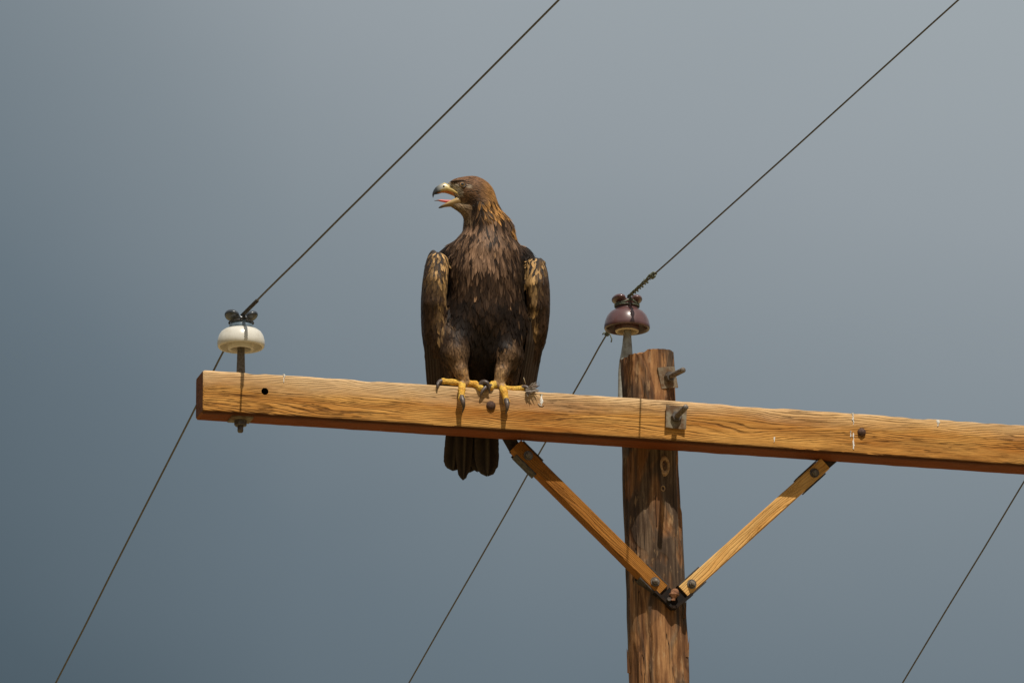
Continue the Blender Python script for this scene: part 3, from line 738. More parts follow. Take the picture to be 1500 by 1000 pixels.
# feet: palm, three toes forward, one behind
def toe(pts, r0, r1):
    r0 *= .9; r1 *= .88
    m = len(pts)-1
    for i in range(m):
        f0, f1 = i/m, (i+1)/m; cone('toe', pts[i], pts[i+1], r0+(r1-r0)*f0, r0+(r1-r0)*f1, .0025)
        cone('toe', pts[i+1], tuple(np.array(pts[i+1])+np.array([.4, .4, 0])), r0*.5+r1*.56, r0*.5+r1*.56, .002)
cone('toe', (679, 562, .018), (684, 564, .022), 8, 8, .004); cone('toe', (733, 566, .018), (728, 566, .022), 8, 8, .004)
toe([(677, 561, .012), (662, 559.5, .008), (649, 558, .006)], 5.6, 4.6)
toe([(677, 563, .006), (676.5, 570, -.012), (676, 583, -.020)], 6.4, 4.8)
toe([(684, 562, .012), (696, 562.5, .004), (704, 568, -.004)], 6.0, 5.0)
toe([(730, 563, .012), (722, 563, .006), (718, 567, .0)], 6.0, 5.2)
toe([(735, 565, .008), (738.5, 574, -.012), (742, 588, -.020)], 6.4, 4.8)
toe([(739, 569, .012), (752, 570, .008), (766, 568, .006)], 5.4, 4.2)
toe([(680, 567, .035), (679, 572, .07)], 6, 5); toe([(732, 570, .035), (733, 576, .07)], 6, 5)
REG = {}
for i, (r_, _, _) in enumerate(PRIMS): REG.setdefault(r_, len(REG))
RN = {v: k for k, v in REG.items()}
def eagle_sdf(p):
    d = None
    for reg, fn, k in PRIMS:
        e = fn(p); d = e if d is None else smin(d, e, k)
    return d
def eagle_region(p):
    best = np.full(len(p), 9., np.float32); r_ = np.zeros(len(p), int)
    for reg, fn, k in PRIMS:
        e = fn(p); m = e < best; best[m] = e[m]; r_[m] = REG[reg]
    return r_
lo = F(612, 625, .0); hi = F(815, 250, .0)
V, Fc = surface_nets(eagle_sdf, (lo[0]-.005, -.055, lo[2]-.02), (hi[0]+.025, .225, hi[2]+.04), .0030)
reg = eagle_region(V.astype(np.float32))
BASEC = {'toe': (.62, .36, .055), 'tarsus': (.20, .125, .07), 'face': (.17, .145, .105), 'throat': (.20, .15, .09)}
hn = np.array([mnoise.noise(Vector(tuple(p*160))) for p in V]); hn2 = np.array([mnoise.noise(Vector(tuple(p*45))) for p in V])
cols = np.array([BASEC.get(RN[r_], (.032, .021, .015)) for r_ in reg])
tm = reg == REG['toe']
tc_ = np.clip(.5+.9*hn2, 0, 1)[:, None]; cols[tm] = ((1-tc_)*np.array([.82, .54, .09])+tc_*np.array([.72, .34, .03]))[tm]
cols = cols*(1+.25*hn)[:, None]
def skin_mat():
    m, t, b = material('eagle_skin_and_down'); a = t.new('ShaderNodeVertexColor', layer_name='Col').outputs[0]; co = obj_coord(t)
    n = t.noise(co, 420, 3, .6); t.put(b.inputs['Base Color'], t.mix(t.rng(n, .35, .7, 0, .35), a, (.05, .03, .015)))
    b.inputs['Roughness'].default_value = .6; b.inputs['Specular IOR Level'].default_value = .35; vo = t.new('ShaderNodeTexVoronoi'); t.put(vo.inputs['Vector'], t.mapv(co, (1, 1, 1.6))); vo.inputs['Scale'].default_value = 260
    t.put(b.inputs['Normal'], t.bump(vo.outputs['Distance'], .7, -.0035, t.bump(n, .5, .002))); return m
body = mesh('body', V, Fc, skin_mat(), EAG[0], EAG[1], True, cols)
body.data.update()
NRM = np.zeros(len(V)*3, np.float32); body.data.vertices.foreach_get('normal', NRM); NRM = NRM.reshape(-1, 3)
ctr = V.mean(0)
if np.mean(np.sum(NRM*(V-ctr), 1)) < 0:
    body.data.flip_normals(); NRM = -NRM

def feather_mat(name, rough=.55, fray=True):
    m, t, b = material(name); a = t.new('ShaderNodeVertexColor', layer_name='Col').outputs[0]
    fu, fv, fi = t.sep(t.new('ShaderNodeAttribute', attribute_name='vane').outputs['Vector'])
    # barbs: fine streaks sweeping from the shaft to the edge
    sl_ = t.math('SUBTRACT', t.math('MULTIPLY', fv, 3.0), t.math('MULTIPLY', t.math('ABSOLUTE', fu), 1.3))
    st = t.noise(t.comb(t.math('MULTIPLY', fu, 2.6), t.math('MULTIPLY', sl_, 1.6), t.math('MULTIPLY', fi, 37.)), 1, 4, .7)
    c = t.mix(t.rng(st, .38, .68, 0, .75), t.mix(1, a, (1.25, 1.22, 1.18), 'MULTIPLY'), t.mix(1, a, (.42, .40, .38), 'MULTIPLY'))
    t.put(b.inputs['Base Color'], c)
    b.inputs['Roughness'].default_value = rough; b.inputs['Specular IOR Level'].default_value = .10
    b.inputs['Sheen Weight'].default_value = .02; b.inputs['Sheen Roughness'].default_value = .4; b.inputs['Sheen Tint'].default_value = (.9, .75, .6, 1)
    if fray:
        fr = t.noise(t.comb(t.math('MULTIPLY', fu, 4.2), t.math('MULTIPLY', fv, .9), t.math('MULTIPLY', fi, 91.)), 1, 2, .6)
        lim = t.math('ADD', t.math('POWER', fv, 2.2), t.math('MULTIPLY', t.math('POWER', t.math('ABSOLUTE', fu), 3.0), .45))
        lim = t.math('ADD', lim, t.math('MULTIPLY', t.math('SUBTRACT', fr, .5), 2.8))
        t.put(b.inputs['Alpha'], t.rng(lim, .98, .80))
    return m
M['feather'] = feather_mat('contour_feathers')
M['quill'] = feather_mat('flight_feathers', .45, False)

# inverse of F for colour placement: photograph-like coordinates of rig points
def to_px(p):
    q = p[:, 0:1]*dX+p[:, 1:2]*dN+p[:, 2:3]*dZ+(ORG-C0); f_ = q[:, 1]*math.cos(PITCH)+q[:, 2]*math.sin(PITCH); u_ = -q[:, 1]*math.sin(PITCH)+q[:, 2]*math.cos(PITCH)
    return 750+FPX*q[:, 0]/f_, 500-FPX*u_/f_
UU, VV = np.array([-1, -.5, 0, .5, 1]), np.array([0, .22, .48, .74, .91, 1.])
WP = np.array([.45, .88, 1., .86, .5, .06])
class Feathers:
    def __init__(s): s.v = []; s.c = []; s.f = []; s.n = 0; s.h = []; s.a = []
    def add(s, p, n, t, L, wd, c0, c1, lift=.16, curl=.10, off=.0, edge=.5, tipmix=.6, shape=WP, rach=None, twist=0.):
        b_ = np.cross(n, t); uu, vv = np.meshgrid(UU, VV, indexing='ij')
        u1, v1 = uu.ravel(), vv.ravel(); wv = np.tile(shape, len(UU))
        P = p+np.outer(v1*L, t)+np.outer(u1*wv*wd/2, b_)+np.outer(off+lift*L*v1-curl*L*v1**2-.16*wd*np.abs(u1)**1.6*wv+twist*u1*wd*wv*.3, n)
        f_ = np.clip(edge*np.abs(u1)**1.5*.9+tipmix*v1**2, 0, 1)[:, None]
        C_ = np.asarray(c0)*(1-f_)+np.asarray(c1)*f_
        if rach is not None: C_[np.abs(u1) < .1] = rach
        s.h.append(off+lift*L*v1-curl*L*v1**2-.10*wd*np.abs(u1)**1.6*wv+twist*u1*wd*wv*.3)
        s.a.append(np.stack([u1, v1, np.full(len(u1), random.random())], 1))
        k = s.n; nv = len(VV); s.v.append(P); s.c.append(C_); s.n += len(P)
        for i in range(len(UU)-1):
            for j in range(nv-1): s.f.append((k+i*nv+j, k+i*nv+j+1, k+(i+1)*nv+j+1, k+(i+1)*nv+j))
    def build(s, name, mat, parent=EAG, conform=False):
        P = np.concatenate(s.v); A = np.concatenate(s.a); N = None
        if conform:          # lay every vane over the curve of the body
            H = np.concatenate(s.h); e = .0025
            for it in range(2):
                q = P.astype(np.float32); d = eagle_sdf(q)
                if it == 0: g = np.stack([eagle_sdf(q+np.eye(3, dtype=np.float32)[k]*e)-eagle_sdf(q-np.eye(3, dtype=np.float32)[k]*e) for k in range(3)], 1)
                if it == 0: g /= np.maximum(np.linalg.norm(g, axis=1, keepdims=True), 1e-6)
                P = P+g*np.clip(H-d, -.012, .02)[:, None]
            N = g
        o = mesh(name, P, s.f, mat, parent[0], parent[1], True, np.concatenate(s.c))
        at = o.data.attributes.new('vane', 'FLOAT_VECTOR', 'POINT'); at.data.foreach_set('vector', A.astype(np.float32).ravel())
        if N is not None:
            vn = np.zeros(len(P)*3, np.float32); o.data.vertices.foreach_get('normal', vn); vn = vn.reshape(-1, 3)
            print('vane facing', np.mean(np.sum(vn*N, 1) > 0)); vn *= np.sign(np.sum(vn*N, 1))[:, None]; nn = N*.55+vn*.45; nn /= np.linalg.norm(nn, axis=1, keepdims=True)
            o.data.normals_split_custom_set_from_vertices([tuple(q) for q in nn])
        return o
def lerp(a, b_, f_): return np.asarray(a)*(1-f_)+np.asarray(b_)*f_
pxs, pys = to_px(V)
SP = {'chest': .0048, 'belly': .0058, 'rump': .010, 'nape': .0048, 'head': .0032, 'face': .0028, 'throat': .0030, 'wing': .0072, 'thigh': .0054, 'tarsus': .0040}
DK = np.array((.024, .0150, .0105)); BR = np.array((.090, .050, .028)); TW = np.array((.30, .175, .095)); GD = np.array((.56, .28, .085)); TAN = np.array((.60, .385, .175))
def plumage():
    fe = Feathers(); order = np.random.permutation(len(V)); grid = {}; cnt = 0
    rn = random.Random(3)
    for i in order:
        r_ = RN[reg[i]]
        if r_ == 'toe': continue
        sp = SP[r_]; p = V[i]; cell = .012; key = tuple(np.floor(p/cell).astype(int)); ok = True
        for a in (-1, 0, 1):
            for b_ in (-1, 0, 1):
                for d in (-1, 0, 1):
                    for q in grid.get((key[0]+a, key[1]+b_, key[2]+d), ()):
                        if (p[0]-q[0])**2+(p[1]-q[1])**2+(p[2]-q[2])**2 < sp*sp: ok = False; break
                    if not ok: break
                if not ok: break
            if not ok: break
        if not ok: continue
        grid.setdefault(key, []).append(p)
        n = NRM[i].astype(float); px, py = pxs[i], pys[i]; j = rn.random(); j2 = rn.random(); big = mnoise.noise(Vector(tuple(p*24))); mid_ = mnoise.noise(Vector(tuple(p*70)))
        if r_ in ('head', 'face', 'throat'):
            fl = np.array([1., 0, -.12-.75*max(0, (px-690)/30)-(.5 if r_ == 'throat' else 0)-max(0, (py-285)/25)*.5])
        elif r_ == 'nape': fl = np.array([.42 if px > 705 else .05, .15, -1.])
        elif r_ == 'chest': fl = np.array([(px-712)/220., 0, -1.])
        elif r_ == 'thigh': fl = np.array([-(px-708)/260., -.1, -1.])
        elif r_ == 'wing': fl = np.array([0., .35, -1.])
        else: fl = np.array([0, 0, -1.])
        fl = fl+np.array([rn.uniform(-.22, .22), rn.uniform(-.12, .12), 0]); t = fl-n*(fl@n); ln = np.linalg.norm(t)
        if ln < .12: continue
        t /= ln; lift, curl, edge, tipm, off = .09, .03, .25, .6, .0003; tw = rn.uniform(-.5, .5)
        shp = WP
        if r_ == 'chest':
            L, wd = rn.uniform(.034, .058), rn.uniform(.0055, .0115)
            up = np.clip((412-py)/45+.8*big, 0, 1)*np.exp(-((px-710)/40.)**2*.8)
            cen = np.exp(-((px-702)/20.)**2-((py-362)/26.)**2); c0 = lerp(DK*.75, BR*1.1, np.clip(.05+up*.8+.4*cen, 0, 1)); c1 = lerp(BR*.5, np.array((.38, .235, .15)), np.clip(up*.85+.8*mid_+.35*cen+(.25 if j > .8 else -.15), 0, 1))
            if j2 < .30-.25*cen: c0 = DK*.6; c1 = lerp(DK, BR, .35)
            if j > .975 and abs(px-712) < 45: c0 = TW*.6; c1 = TW*1.3
            tipm = .7; lift = rn.uniform(.04, .12)
            if abs(px-712) > 40: L *= .62; wd *= .8
            if abs(px-712) > 50: c0 = DK*.5; c1 = DK  # chest sides blackened: shade of the gap beside the wings painted in
        elif r_ == 'belly':
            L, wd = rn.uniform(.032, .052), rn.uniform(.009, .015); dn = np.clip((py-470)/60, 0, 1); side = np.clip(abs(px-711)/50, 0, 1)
            c0 = DK*(.45-.25*dn); c1 = lerp(DK*.55, BR*.95, np.clip(.22+1.2*big+.9*mid_-.8*dn-.45*side, 0, 1)); lift = rn.uniform(.06, .15)  # dark brown belly; shade painted in, deeper between the legs and at the sides
            if j > .985 and dn < .5: c1 = lerp(BR, TW, .6)
        elif r_ == 'rump': L, wd = .04, .018; c0 = DK*.7; c1 = DK
        elif r_ == 'nape':
            L, wd = rn.uniform(.026, .042), rn.uniform(.0055, .009); shp = np.array([.5, .9, 1, .68, .3, .02])
            g = np.clip((px-696-(py-300)*.24)/12, 0, 1)*np.clip((356-py)/12, 0, 1)
            thr = np.exp(-((px-686-(py-315)*.35)/9.)**2)*np.clip((345-py)/20, 0, 1); dkb = np.exp(-((px-699-(py-305)*.20)/7.)**2)*np.clip((350-py)/20, 0, 1)
            c0 = lerp(BR*.5, GD*.09, g); c1 = lerp(lerp(BR, TW, np.clip(.45+big, 0, 1)*.6), GD*rn.uniform(.6, 1.55), g); c1 = lerp(c1, np.array((.36, .25, .14)), thr*.7); c0 = lerp(c0, DK, dkb*.8); c1 = lerp(c1, DK*1.5, dkb*.8)
            if j2 < .32: c0 = c0*.4; c1 = c1*.25
            tipm = .8; lift = rn.uniform(.08, .17); edge = .5
        elif r_ == 'head':
            g = np.clip((px-698)/18, 0, 1); L, wd = .009+.016*g+rn.uniform(0, .004), .0038+.003*g
            crown = np.clip((272-py)/8, 0, 1); cheek = min(1, np.exp(-((px-692)/13.)**2-((py-295)/7.5)**2)+np.exp(-((px-703)/8.)**2-((py-304)/9.)**2))
            c0 = lerp(BR*1.3, GD*.28, g); c1 = lerp(lerp(BR*2.1, (.30, .145, .07), crown), GD*rn.uniform(.6, 1.1), g*.9); c0 = lerp(c0, DK, cheek*.9); c1 = lerp(c1, DK*1.6, cheek*.85)
            lore = np.clip((677-px)/5, 0, 1)*np.clip((py-267.5)/2.5, 0, 1)*np.clip((289-py)/4, 0, 1); c0 = lerp(c0, (.33, .29, .235), lore); c1 = lerp(c1, (.52, .47, .39), lore)
            post = np.exp(-((px-684)/3.2)**2-((py-272.5)/2.6)**2); c0 = lerp(c0, (.36, .31, .24), post); c1 = lerp(c1, (.46, .41, .33), post)
            chn = np.clip((682-px)/8, 0, 1)*np.clip((py-292)/4, 0, 1); c0 = lerp(c0, (.16, .11, .06), chn); c1 = lerp(c1, (.36, .26, .15), chn*(.3+.7*j))
            lift, curl = .07, .02; shp = np.array([.5, .9, 1, .7, .35, .03])
        elif r_ == 'face': L, wd = .006, .0022; c0 = np.array((.33, .29, .235)); c1 = np.array((.52, .47, .39)); lift = .05; curl = .03
        elif r_ == 'throat': L, wd = rn.uniform(.010, .017), .0036; c0 = np.array((.17, .115, .065)); c1 = lerp(np.array((.36, .26, .15))*rn.uniform(.35, 1.1), BR*1.2, 1. if j2 < .35 else float(np.clip((px-674)/10, 0, .85))); lift = .14
        elif r_ == 'thigh':
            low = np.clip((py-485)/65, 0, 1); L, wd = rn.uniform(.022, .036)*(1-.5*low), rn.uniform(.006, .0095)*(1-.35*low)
            ax_ = 664+.16*(py-490) if px < 708 else 746-.20*(py-490); lit = np.exp(-((px-ax_)/15.)**2); c0 = lerp(DK*.7, BR*1.1, low*lit); c1 = lerp(BR*.5, np.array((.58, .36, .195)), np.clip((low*1.15+.12)*lit+.5*big*lit+.45*mid_*lit, 0, 1)); lift = rn.uniform(.06, .14)  # tan lower leg, plus a sunlit column down the leg painted into the colour
        elif r_ == 'tarsus':
            L, wd = rn.uniform(.010, .017), .0048; c0 = np.array((.30, .18, .09)); c1 = np.array((.62, .42, .23))*rn.uniform(.6, 1.1); lift = .05
            if px < 700 and px > 678: c1 = np.array((.58, .33, .13))
        elif r_ == 'wing':
            left = px < 710; inner = np.clip(((px-628) if left else (798-px))/20., 0, 1); topw = np.clip((430-py)/50., 0, 1)
            L, wd = lerp(rn.uniform(.026, .040), rn.uniform(.014, .024), topw), lerp(rn.uniform(.010, .015), rn.uniform(.006, .010), topw)
            fl_ = mnoise.noise(Vector(tuple(p*52+np.array([3, 0, 0])))); rim = np.exp(-(inner-.78)**2/.06)*np.clip((505-py)/30, 0, 1)
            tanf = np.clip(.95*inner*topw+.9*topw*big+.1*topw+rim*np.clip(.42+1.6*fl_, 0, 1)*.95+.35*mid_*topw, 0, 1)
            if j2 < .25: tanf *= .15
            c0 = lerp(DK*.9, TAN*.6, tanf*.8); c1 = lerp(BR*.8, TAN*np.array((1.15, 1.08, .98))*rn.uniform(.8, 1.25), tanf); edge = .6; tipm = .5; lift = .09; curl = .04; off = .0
            fl = np.array([0, .1, -1.])
        if L <= 0: continue
        sh = rn.uniform(.62, 1.28)
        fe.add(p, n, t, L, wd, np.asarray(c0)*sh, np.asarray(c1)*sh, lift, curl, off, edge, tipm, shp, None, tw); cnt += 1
    print('contour feathers', cnt)
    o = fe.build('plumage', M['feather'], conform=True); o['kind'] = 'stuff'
plumage()

# large feathers, each a part of its own: polyline of (px, py, set-back), full width in px, facing
def big_feather(name, pts, wid, c0, c1, nrm=(0, -1, 0), rach=(.055, .042, .032), point=.35, n=30, camber=.10, skew=0.):
    P = [F(*q) for q in pts]; m = len(P)-1; V = []; C_ = []; Fc = []; U = np.linspace(-1, 1, 9)
    nrm = np.asarray(nrm, float); nrm /= np.linalg.norm(nrm)
    for i in range(n+1):
        f_ = i/n; k = min(int(f_*m), m-1); g = f_*m-k; p = P[k]*(1-g)+P[k+1]*g; t = P[k+1]-P[k]; t /= np.linalg.norm(t); b_ = np.cross(nrm, t); b_ /= np.linalg.norm(b_)
        ww = wid*PX*.5*min(1, .5+f_*1.5)*(1 if f_ < 1-point else math.sqrt(max(.0, 1-((f_-(1-point))/point)**2.4))+.015)
        for u in U:
            rag = (.0012+.0035*max(0, f_-.75)/.25*(name == 'tail_feather'))*mnoise.noise(Vector((f_*34, u*3, pts[0][0])))*abs(u)
            V.append(p+t*(.006*max(0, f_-.85)/.15*mnoise.noise(Vector((u*4, pts[0][1], pts[1][0])))*(name == 'tail_feather'))+b_*(u*ww+skew*wid*PX*max(0, f_-.7)+rag)+nrm*(-camber*wid*PX*abs(u)**1.7+(.0016 if abs(u) < .01 else 0)))
            sh = 1+.25*mnoise.noise(Vector((f_*14+u*5, u*9, pts[0][1]*.1)))
            C_.append(np.asarray(rach) if abs(u) < .01 else (np.asarray(c0)*(1-abs(u)**2)+np.asarray(c1)*abs(u)**2)*sh)
    for i in range(n):
        for k in range(8): Fc.append((i*9+k, i*9+k+1, (i+1)*9+k+1, (i+1)*9+k))
    o = mesh(name, V, Fc, M['quill'], EAG[0], EAG[1], True, C_)
    at = o.data.attributes.new('vane', 'FLOAT_VECTOR', 'POINT'); at.data.foreach_set('vector', np.array([(u*4, i/n*12, pts[0][0]*.013) for i in range(n+1) for u in U], np.float32).ravel())
    return o
TD = (.013, .0095, .0078); TE = (.052, .038, .028)
for pts, wd, pt_ in (([(690, 560, .170), (668, 640, .186), (664, 688, .196)], 29, .22), ([(696, 560, .180), (688, 640, .196), (688, 691, .204)], 26, .3),
                     ([(692, 560, .156), (681, 640, .170), (679, 702, .180)], 25, .55), ([(700, 560, .172), (700, 640, .184), (700, 690, .194)], 24, .3),
                     ([(702, 560, .142), (714, 640, .158), (714.5, 696, .168)], 35, .30)):
    big_feather('tail_feather', pts, wd*1.05, TD, TE, (0, -1, .15), point=pt_, rach=(.075, .058, .042), camber=.13)
# folded flight feathers hanging behind the crossarm
for k in range(6):
    f_ = k/5; x0 = 625+21*f_; x1 = 631+19*f_
    big_feather('flight_feather', [(x0, 440+26*f_, .046-.026*f_), (x0-.5, 505, .052-.020*f_), (x1, 590, .105-.012*f_)], 9.5, (.016, .011, .008), (.10, .064, .040) if k in (1, 2, 4) else (.045, .029, .020), (-.7+.6*f_, -1, 0), point=.2, camber=.16)
for k in range(6):
    f_ = k/5; x0 = 797-19*f_; x1 = 779-17*f_
    big_feather('flight_feather', [(x0, 440+26*f_, .046-.026*f_), (x0-2, 500, .052-.020*f_), (x1, 585, .105-.012*f_)], 9.5, (.016, .011, .008), (.13, .088, .058) if k in (1, 3) else (.045, .029, .020), (.7-.6*f_, -1, 0), point=.2, camber=.16)
big_feather('flight_feather', [(798, 470, .10), (797, 500, .11), (790, 519, .12)], 9, (.03, .022, .017), (.06, .045, .033), (.5, -1, 0), point=.4)

# beak, eyes, tongue, talons
def loft(name, rings, mat, cols, parent=EAG, close=True):
    m = len(rings[0]); V = [p for r_ in rings for p in r_]; Fc = []
    for i in range(len(rings)-1):
        for k in range(m): k2 = (k+1) % m; Fc.append((i*m+k, i*m+k2, (i+1)*m+k2, (i+1)*m+k))
    Fc += [tuple(range(m))[::-1], tuple((len(rings)-1)*m+k for k in range(m))]
    o = mesh(name, V, Fc, mat, parent[0], parent[1], True, cols)
    bm = bmesh.new(); bm.from_mesh(o.data); bmesh.ops.recalc_face_normals(bm, faces=bm.faces); bm.to_mesh(o.data); bm.free(); return o
def horn_mat(name, rough=.3):
    m, t, b = material(name); a = t.new('ShaderNodeVertexColor', layer_name='Col').outputs[0]; n = t.noise(obj_coord(t), 300, 3, .6)
    t.put(b.inputs['Base Color'], t.mix(t.rng(n, .3, .7, 0, .3), a, t.mix(1, a, (.6, .55, .5), 'MULTIPLY'))); b.inputs['Roughness'].default_value = rough; return m
M['horn'] = horn_mat('beak_horn'); M['flesh'] = horn_mat('mouth_flesh', .45)
def beak():
    S = [((672.5, 284), (674, 286.4), 15.5, 0), ((664, 278.5), (668, 282.6), 14.6, .1), ((656.5, 270.5), (661, 280.4), 13, .2), ((650.5, 267.6), (655, 279.4), 11.2, .35), ((645, 269.8), (649.5, 279.6), 10, .55), ((641, 272.2), (645, 281.4), 8.6, .68),
         ((637.6, 275), (641, 282.6), 7, .8), ((635.2, 278.4), (638.2, 283.4), 5.2, .9), ((633.6, 282.4), (636.3, 285), 3.6, 1), ((633.2, 286), (635.3, 287.2), 2.0, 1), ((634.0, 289.3), (634.8, 289.6), .7, 1)]
    Y1, Y2, G1, K1 = np.array((.55, .37, .09)), np.array((.52, .42, .20)), np.array((.27, .27, .245)), np.array((.022, .025, .028)); rings = []; cols = []
    for (tp, bt, hw, f_) in S:
        hw *= .001; A = F(*tp, HS); Bn = F(*bt, HS-hw); Bn[1] = HS; ring = []
        base = lerp(Y1, Y2, f_/.35) if f_ < .35 else (lerp(Y2, G1, (f_-.35)/.22) if f_ < .57 else lerp(G1, K1, min(1, (f_-.57)/.22)))
        for k in range(11):
            th = math.pi*k/10; cy = -math.cos(th); sy = math.sin(th)**.75; pnt = Bn+(A-Bn)*sy; ring.append(pnt+np.array([0, hw*math.copysign(abs(cy)**.8, cy), 0])); cc = base
            if k in (0, 10) and f_ < .6: cc = np.array((.78, .55, .20))
            cols.append(cc)
        for k in range(5):
            th = math.pi*(1-(k+.5)/5); cy = -math.cos(th); sy = math.sin(th); pnt = Bn+(A-Bn)*(.06+.30*sy); ring.append(pnt+np.array([0, hw*.84*cy, 0])); cols.append(np.array((.55, .22, .07)) if f_ < .75 else K1*1.5)
        rings.append(ring)
    up = loft('upper_beak', rings, M['horn'], cols)
    nz = F(650.2, 272.7, HS-.0104); m = MB(); m.lathe(nz, [(0, .0012), (.0016, .0008), (.0024, 0), (.0024, -.002)], 14, (0, -1, 0)); o = m.build('nostril', M['hole'], up, EAG[1])
    S = [((675, 287), (678, 300), 15), ((669, 289.2), (671, 302), 13), ((663, 292.2), (664, 303), 11), ((656, 295.8), (657, 303), 9), ((650, 299), (651, 303.6), 7), ((646, 301.2), (647, 304.8), 5), ((643.5, 303), (644.2, 305.2), 3), ((642.4, 304.2), (642.6, 305.2), 1)]
    rings = []; cols = []
    for j, (tp, bt, hw) in enumerate(S):
        hw *= .001; Tn = F(*tp, HS-hw); Tn[1] = HS; B = F(*bt, HS); ring = []; f_ = j/(len(S)-1)
        base = np.array((.27, .17, .07)) if f_ < .5 else lerp((.27, .17, .07), (.04, .04, .04), min(1, (f_-.5)/.25))
        for k in range(9):
            th = math.pi*k/8; cy = -math.cos(th); sy = math.sin(th)**.8; ring.append(Tn+(B-Tn)*sy+np.array([0, hw*cy, 0])); cols.append(np.array((.46, .32, .13)) if k in (0, 8) and f_ < .5 else base)
        for k in range(5):
            th = math.pi*(1-(k+.5)/5); cy = -math.cos(th); sy = math.sin(th); ring.append(Tn+(B-Tn)*(.05+.5*sy)+np.array([0, hw*.8*cy, 0])); cols.append(np.array((.60, .25, .14)))
        rings.append(ring)
    lw = loft('lower_beak', rings, M['horn'], cols)
    rings = []; cols = []
    for px, py, a, b_, cc in ((668, 293, 5, 2.4, (.6, .2, .16)), (660, 295, 5, 3.4, (.62, .17, .16)), (652, 294.8, 4.6, 3.6, (.62, .12, .12)), (645.5, 293.8, 4.0, 3.0, (.56, .11, .10)), (642, 293.4, 3, 2.0, (.20, .10, .08)), (638.5, 294, 2, 1.0, (.10, .075, .055)), (636.3, 294.4, .8, .5, (.10, .07, .05))):
        c = F(px, py, HS); ring = []
        for k in range(10):
            th = 2*math.pi*k/10; ring.append(c+np.array([0, .001*a*math.cos(th), .001*b_*math.sin(th)])); cols.append(cc)
        rings.append(ring)
    loft('tongue', rings, M['flesh'], cols)
beak()
M['iris'] = plain('amber_iris', (.44, .25, .085), (.30, .15, .05), .12, 0, .6, 500, 1.)
M['pupil'] = plain('black_pupil', (.006, .006, .006), (.01, .01, .01), .08, 0, .6, 500, 1.)
M['lid'] = plain('dark_eyelid_skin', (.06, .045, .032), (.035, .026, .02), .6, 0, .4, 400)
M['talon'] = plain('dark_talon_horn', (.050, .036, .030), (.115, .080, .062), .42, 0, .4, 140, .0)
def eye(sg):
    # find the head surface at the eye
    pxe, pye = (676.6, 270.9); base_ = F(pxe, pye, HS-.026); yy = -.002
    p0 = np.array([base_[0], 0, base_[2]]); ys = np.linspace(HS-.05, HS, 200); d = eagle_sdf(np.stack([np.full(200, p0[0]), ys, np.full(200, p0[2])], 1).astype(np.float32)); ysurf = ys[np.argmax(d < 0)]
    c = F(pxe, pye, ysurf); c[1] = ysurf-.0005
    if sg > 0: c[1] = 2*HS-c[1]
    m = MB(); rr = .0076; prof = [(rr*math.cos(R(a)), rr*math.sin(R(a))) for a in range(-90, 91, 12)]; o = m.lathe(c, prof, 24, (0, sg, 0)).build('eye', M['iris'], EAG)
    MB().lathe(c+np.array([0, sg*rr*.88, 0]), [(.0046, -.0012), (.0042, .0002), (.0026, .0010), (0, .0014)], 18, (0, sg, 0)).build('pupil', M['pupil'], o, EAG[1])
    P = []
    for k in range(33):
        th = 2*math.pi*k/32; P.append(c+np.array([.0080*math.cos(th)+.0016*max(0, math.cos(th)), sg*.0040-sg*.001*abs(math.cos(th)), .0066*math.sin(th)-.0012*max(0, math.cos(th))]))
    MB().tube(P, [.0013+.0012*max(0, math.cos(2*math.pi*k/32+.5)) for k in range(33)], 6, (0, 1, 0), False).build('eyelid', M['lid'], EAG)
eye(-1); eye(1)
def brow():
    m = MB(); m.tube([F(660, 266.2, HS-.0190), F(668, 264.8, HS-.0235), F(678, 264.6, HS-.0265), F(690, 267.6, HS-.0275)], [.0014, .0022, .0024, .0012], 8)
    m.build('brow_ridge', plain('brow_feathering', (.055, .034, .022), (.03, .02, .014), .8, 0, .2, 300), EAG)
brow()
def talon(pts, r0):
    n = len(pts); P = [F(*q) for q in pts]; Q = []; rad = []
    for i in range((n-1)*5+1):      # smooth through the points
        f_ = i/5; k = min(int(f_), n-2); g = f_-k; p0, p1, p2, p3 = P[max(k-1, 0)], P[k], P[k+1], P[min(k+2, n-1)]
        Q.append(.5*((2*p1)+(-p0+p2)*g+(2*p0-5*p1+4*p2-p3)*g*g+(-p0+3*p1-3*p2+p3)*g**3)); rad.append(max(.0003, r0*PX*(1-(f_/(n-1))**1.5)))
    MB().tube(Q, rad, 10).build('talon', M['talon'], EAG)
talon([(649, 558, .006), (644, 559, .003), (641, 564, -.006), (641.5, 570.5, -.006)], 4.2)
talon([(676, 581, -.020), (678, 588, -.030), (679.2, 596, -.028), (676.8, 606, -.014)], 4.6)
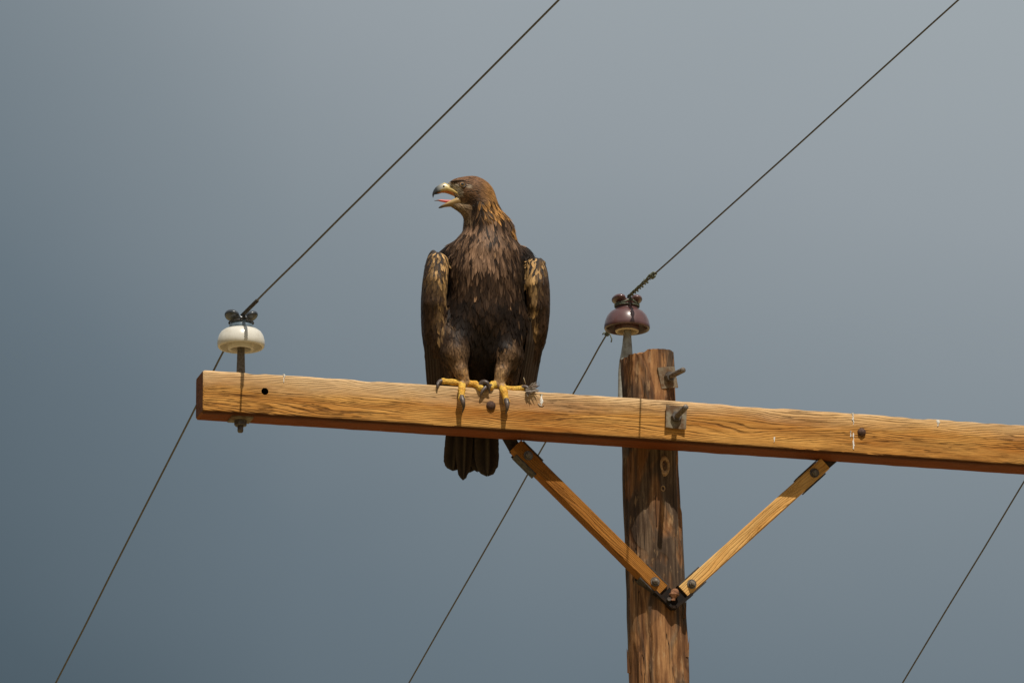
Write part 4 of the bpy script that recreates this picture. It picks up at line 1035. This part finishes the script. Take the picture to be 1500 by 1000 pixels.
talon([(703, 565, -.002), (708, 559.5, -.008), (714.5, 562, -.014), (716.5, 571, -.010), (718, 577, -.006)], 4.6)
talon([(719, 566, .0), (712, 567, -.008), (706, 574, -.012), (703.5, 583, -.006)], 4.6)
talon([(741.5, 586, -.020), (743, 592, -.030), (742.5, 600, -.028), (740, 608, -.014)], 4.6)
talon([(764, 568, .006), (770, 566.5, .0), (775, 570, -.006), (776, 576, -.004)], 3.8)
talon([(679, 572, .068), (679, 574, .08), (679, 582, .094)], 4.4); talon([(733, 576, .068), (733, 578, .08), (733, 586, .094)], 4.4)

# scrap of grey down and fluff pinched under the outer toe
def scrap():
    base = F(778, 572, .0); T = thing('feather_scrap', 'torn scrap of grey feathers pinched under the eagle\'s outer toe', 'feather scrap', (base[0], .0, ZT))
    fe = Feathers(); rn = random.Random(5)
    G1, G2, B1 = np.array((.20, .175, .15)), np.array((.42, .38, .34)), np.array((.10, .06, .04))
    for k in range(46):
        a0 = (772+rn.uniform(-2, 4), 569+rn.uniform(-2, 4), rn.uniform(-.012, .012)); end = (776+rn.uniform(0, 15), 562+rn.uniform(-3, 13), rn.uniform(-.025, .012))
        if k > 36: end = (773+rn.uniform(-3, 6), 577+rn.uniform(-2, 5), -.010)
        p, e = F(*a0), F(*end); t = e-p; L = np.linalg.norm(t)
        if L < .004: continue
        t /= L; n = np.array([rn.uniform(-.4, .4), -1, rn.uniform(-.2, .4)]); n = n-t*(n@t); n /= np.linalg.norm(n); bb = B1 if rn.random() < .3 else G1
        fe.add(p, n, t, L, rn.uniform(.0025, .006), bb, lerp(bb, G2, rn.random()), rn.uniform(0, .2), .1)
    fe.build('fluff', M['feather'], T)['kind'] = 'stuff'
    for (a, b_, c_) in (((781, 566, .0), (790, 565, -.006), (789, 559, -.008)), ((770, 562, .0), (768, 556, -.004), (767, 552.5, -.006)), ((776, 568, -.004), (772, 572, -.012), (774, 579, -.012))):
        MB().tube([F(*a), F(*b_), F(*c_)], [.0011, .0009, .0004], 6).build('quill', M['rust'] if a[0] > 772 else M['cream_raw'], T)
scrap()
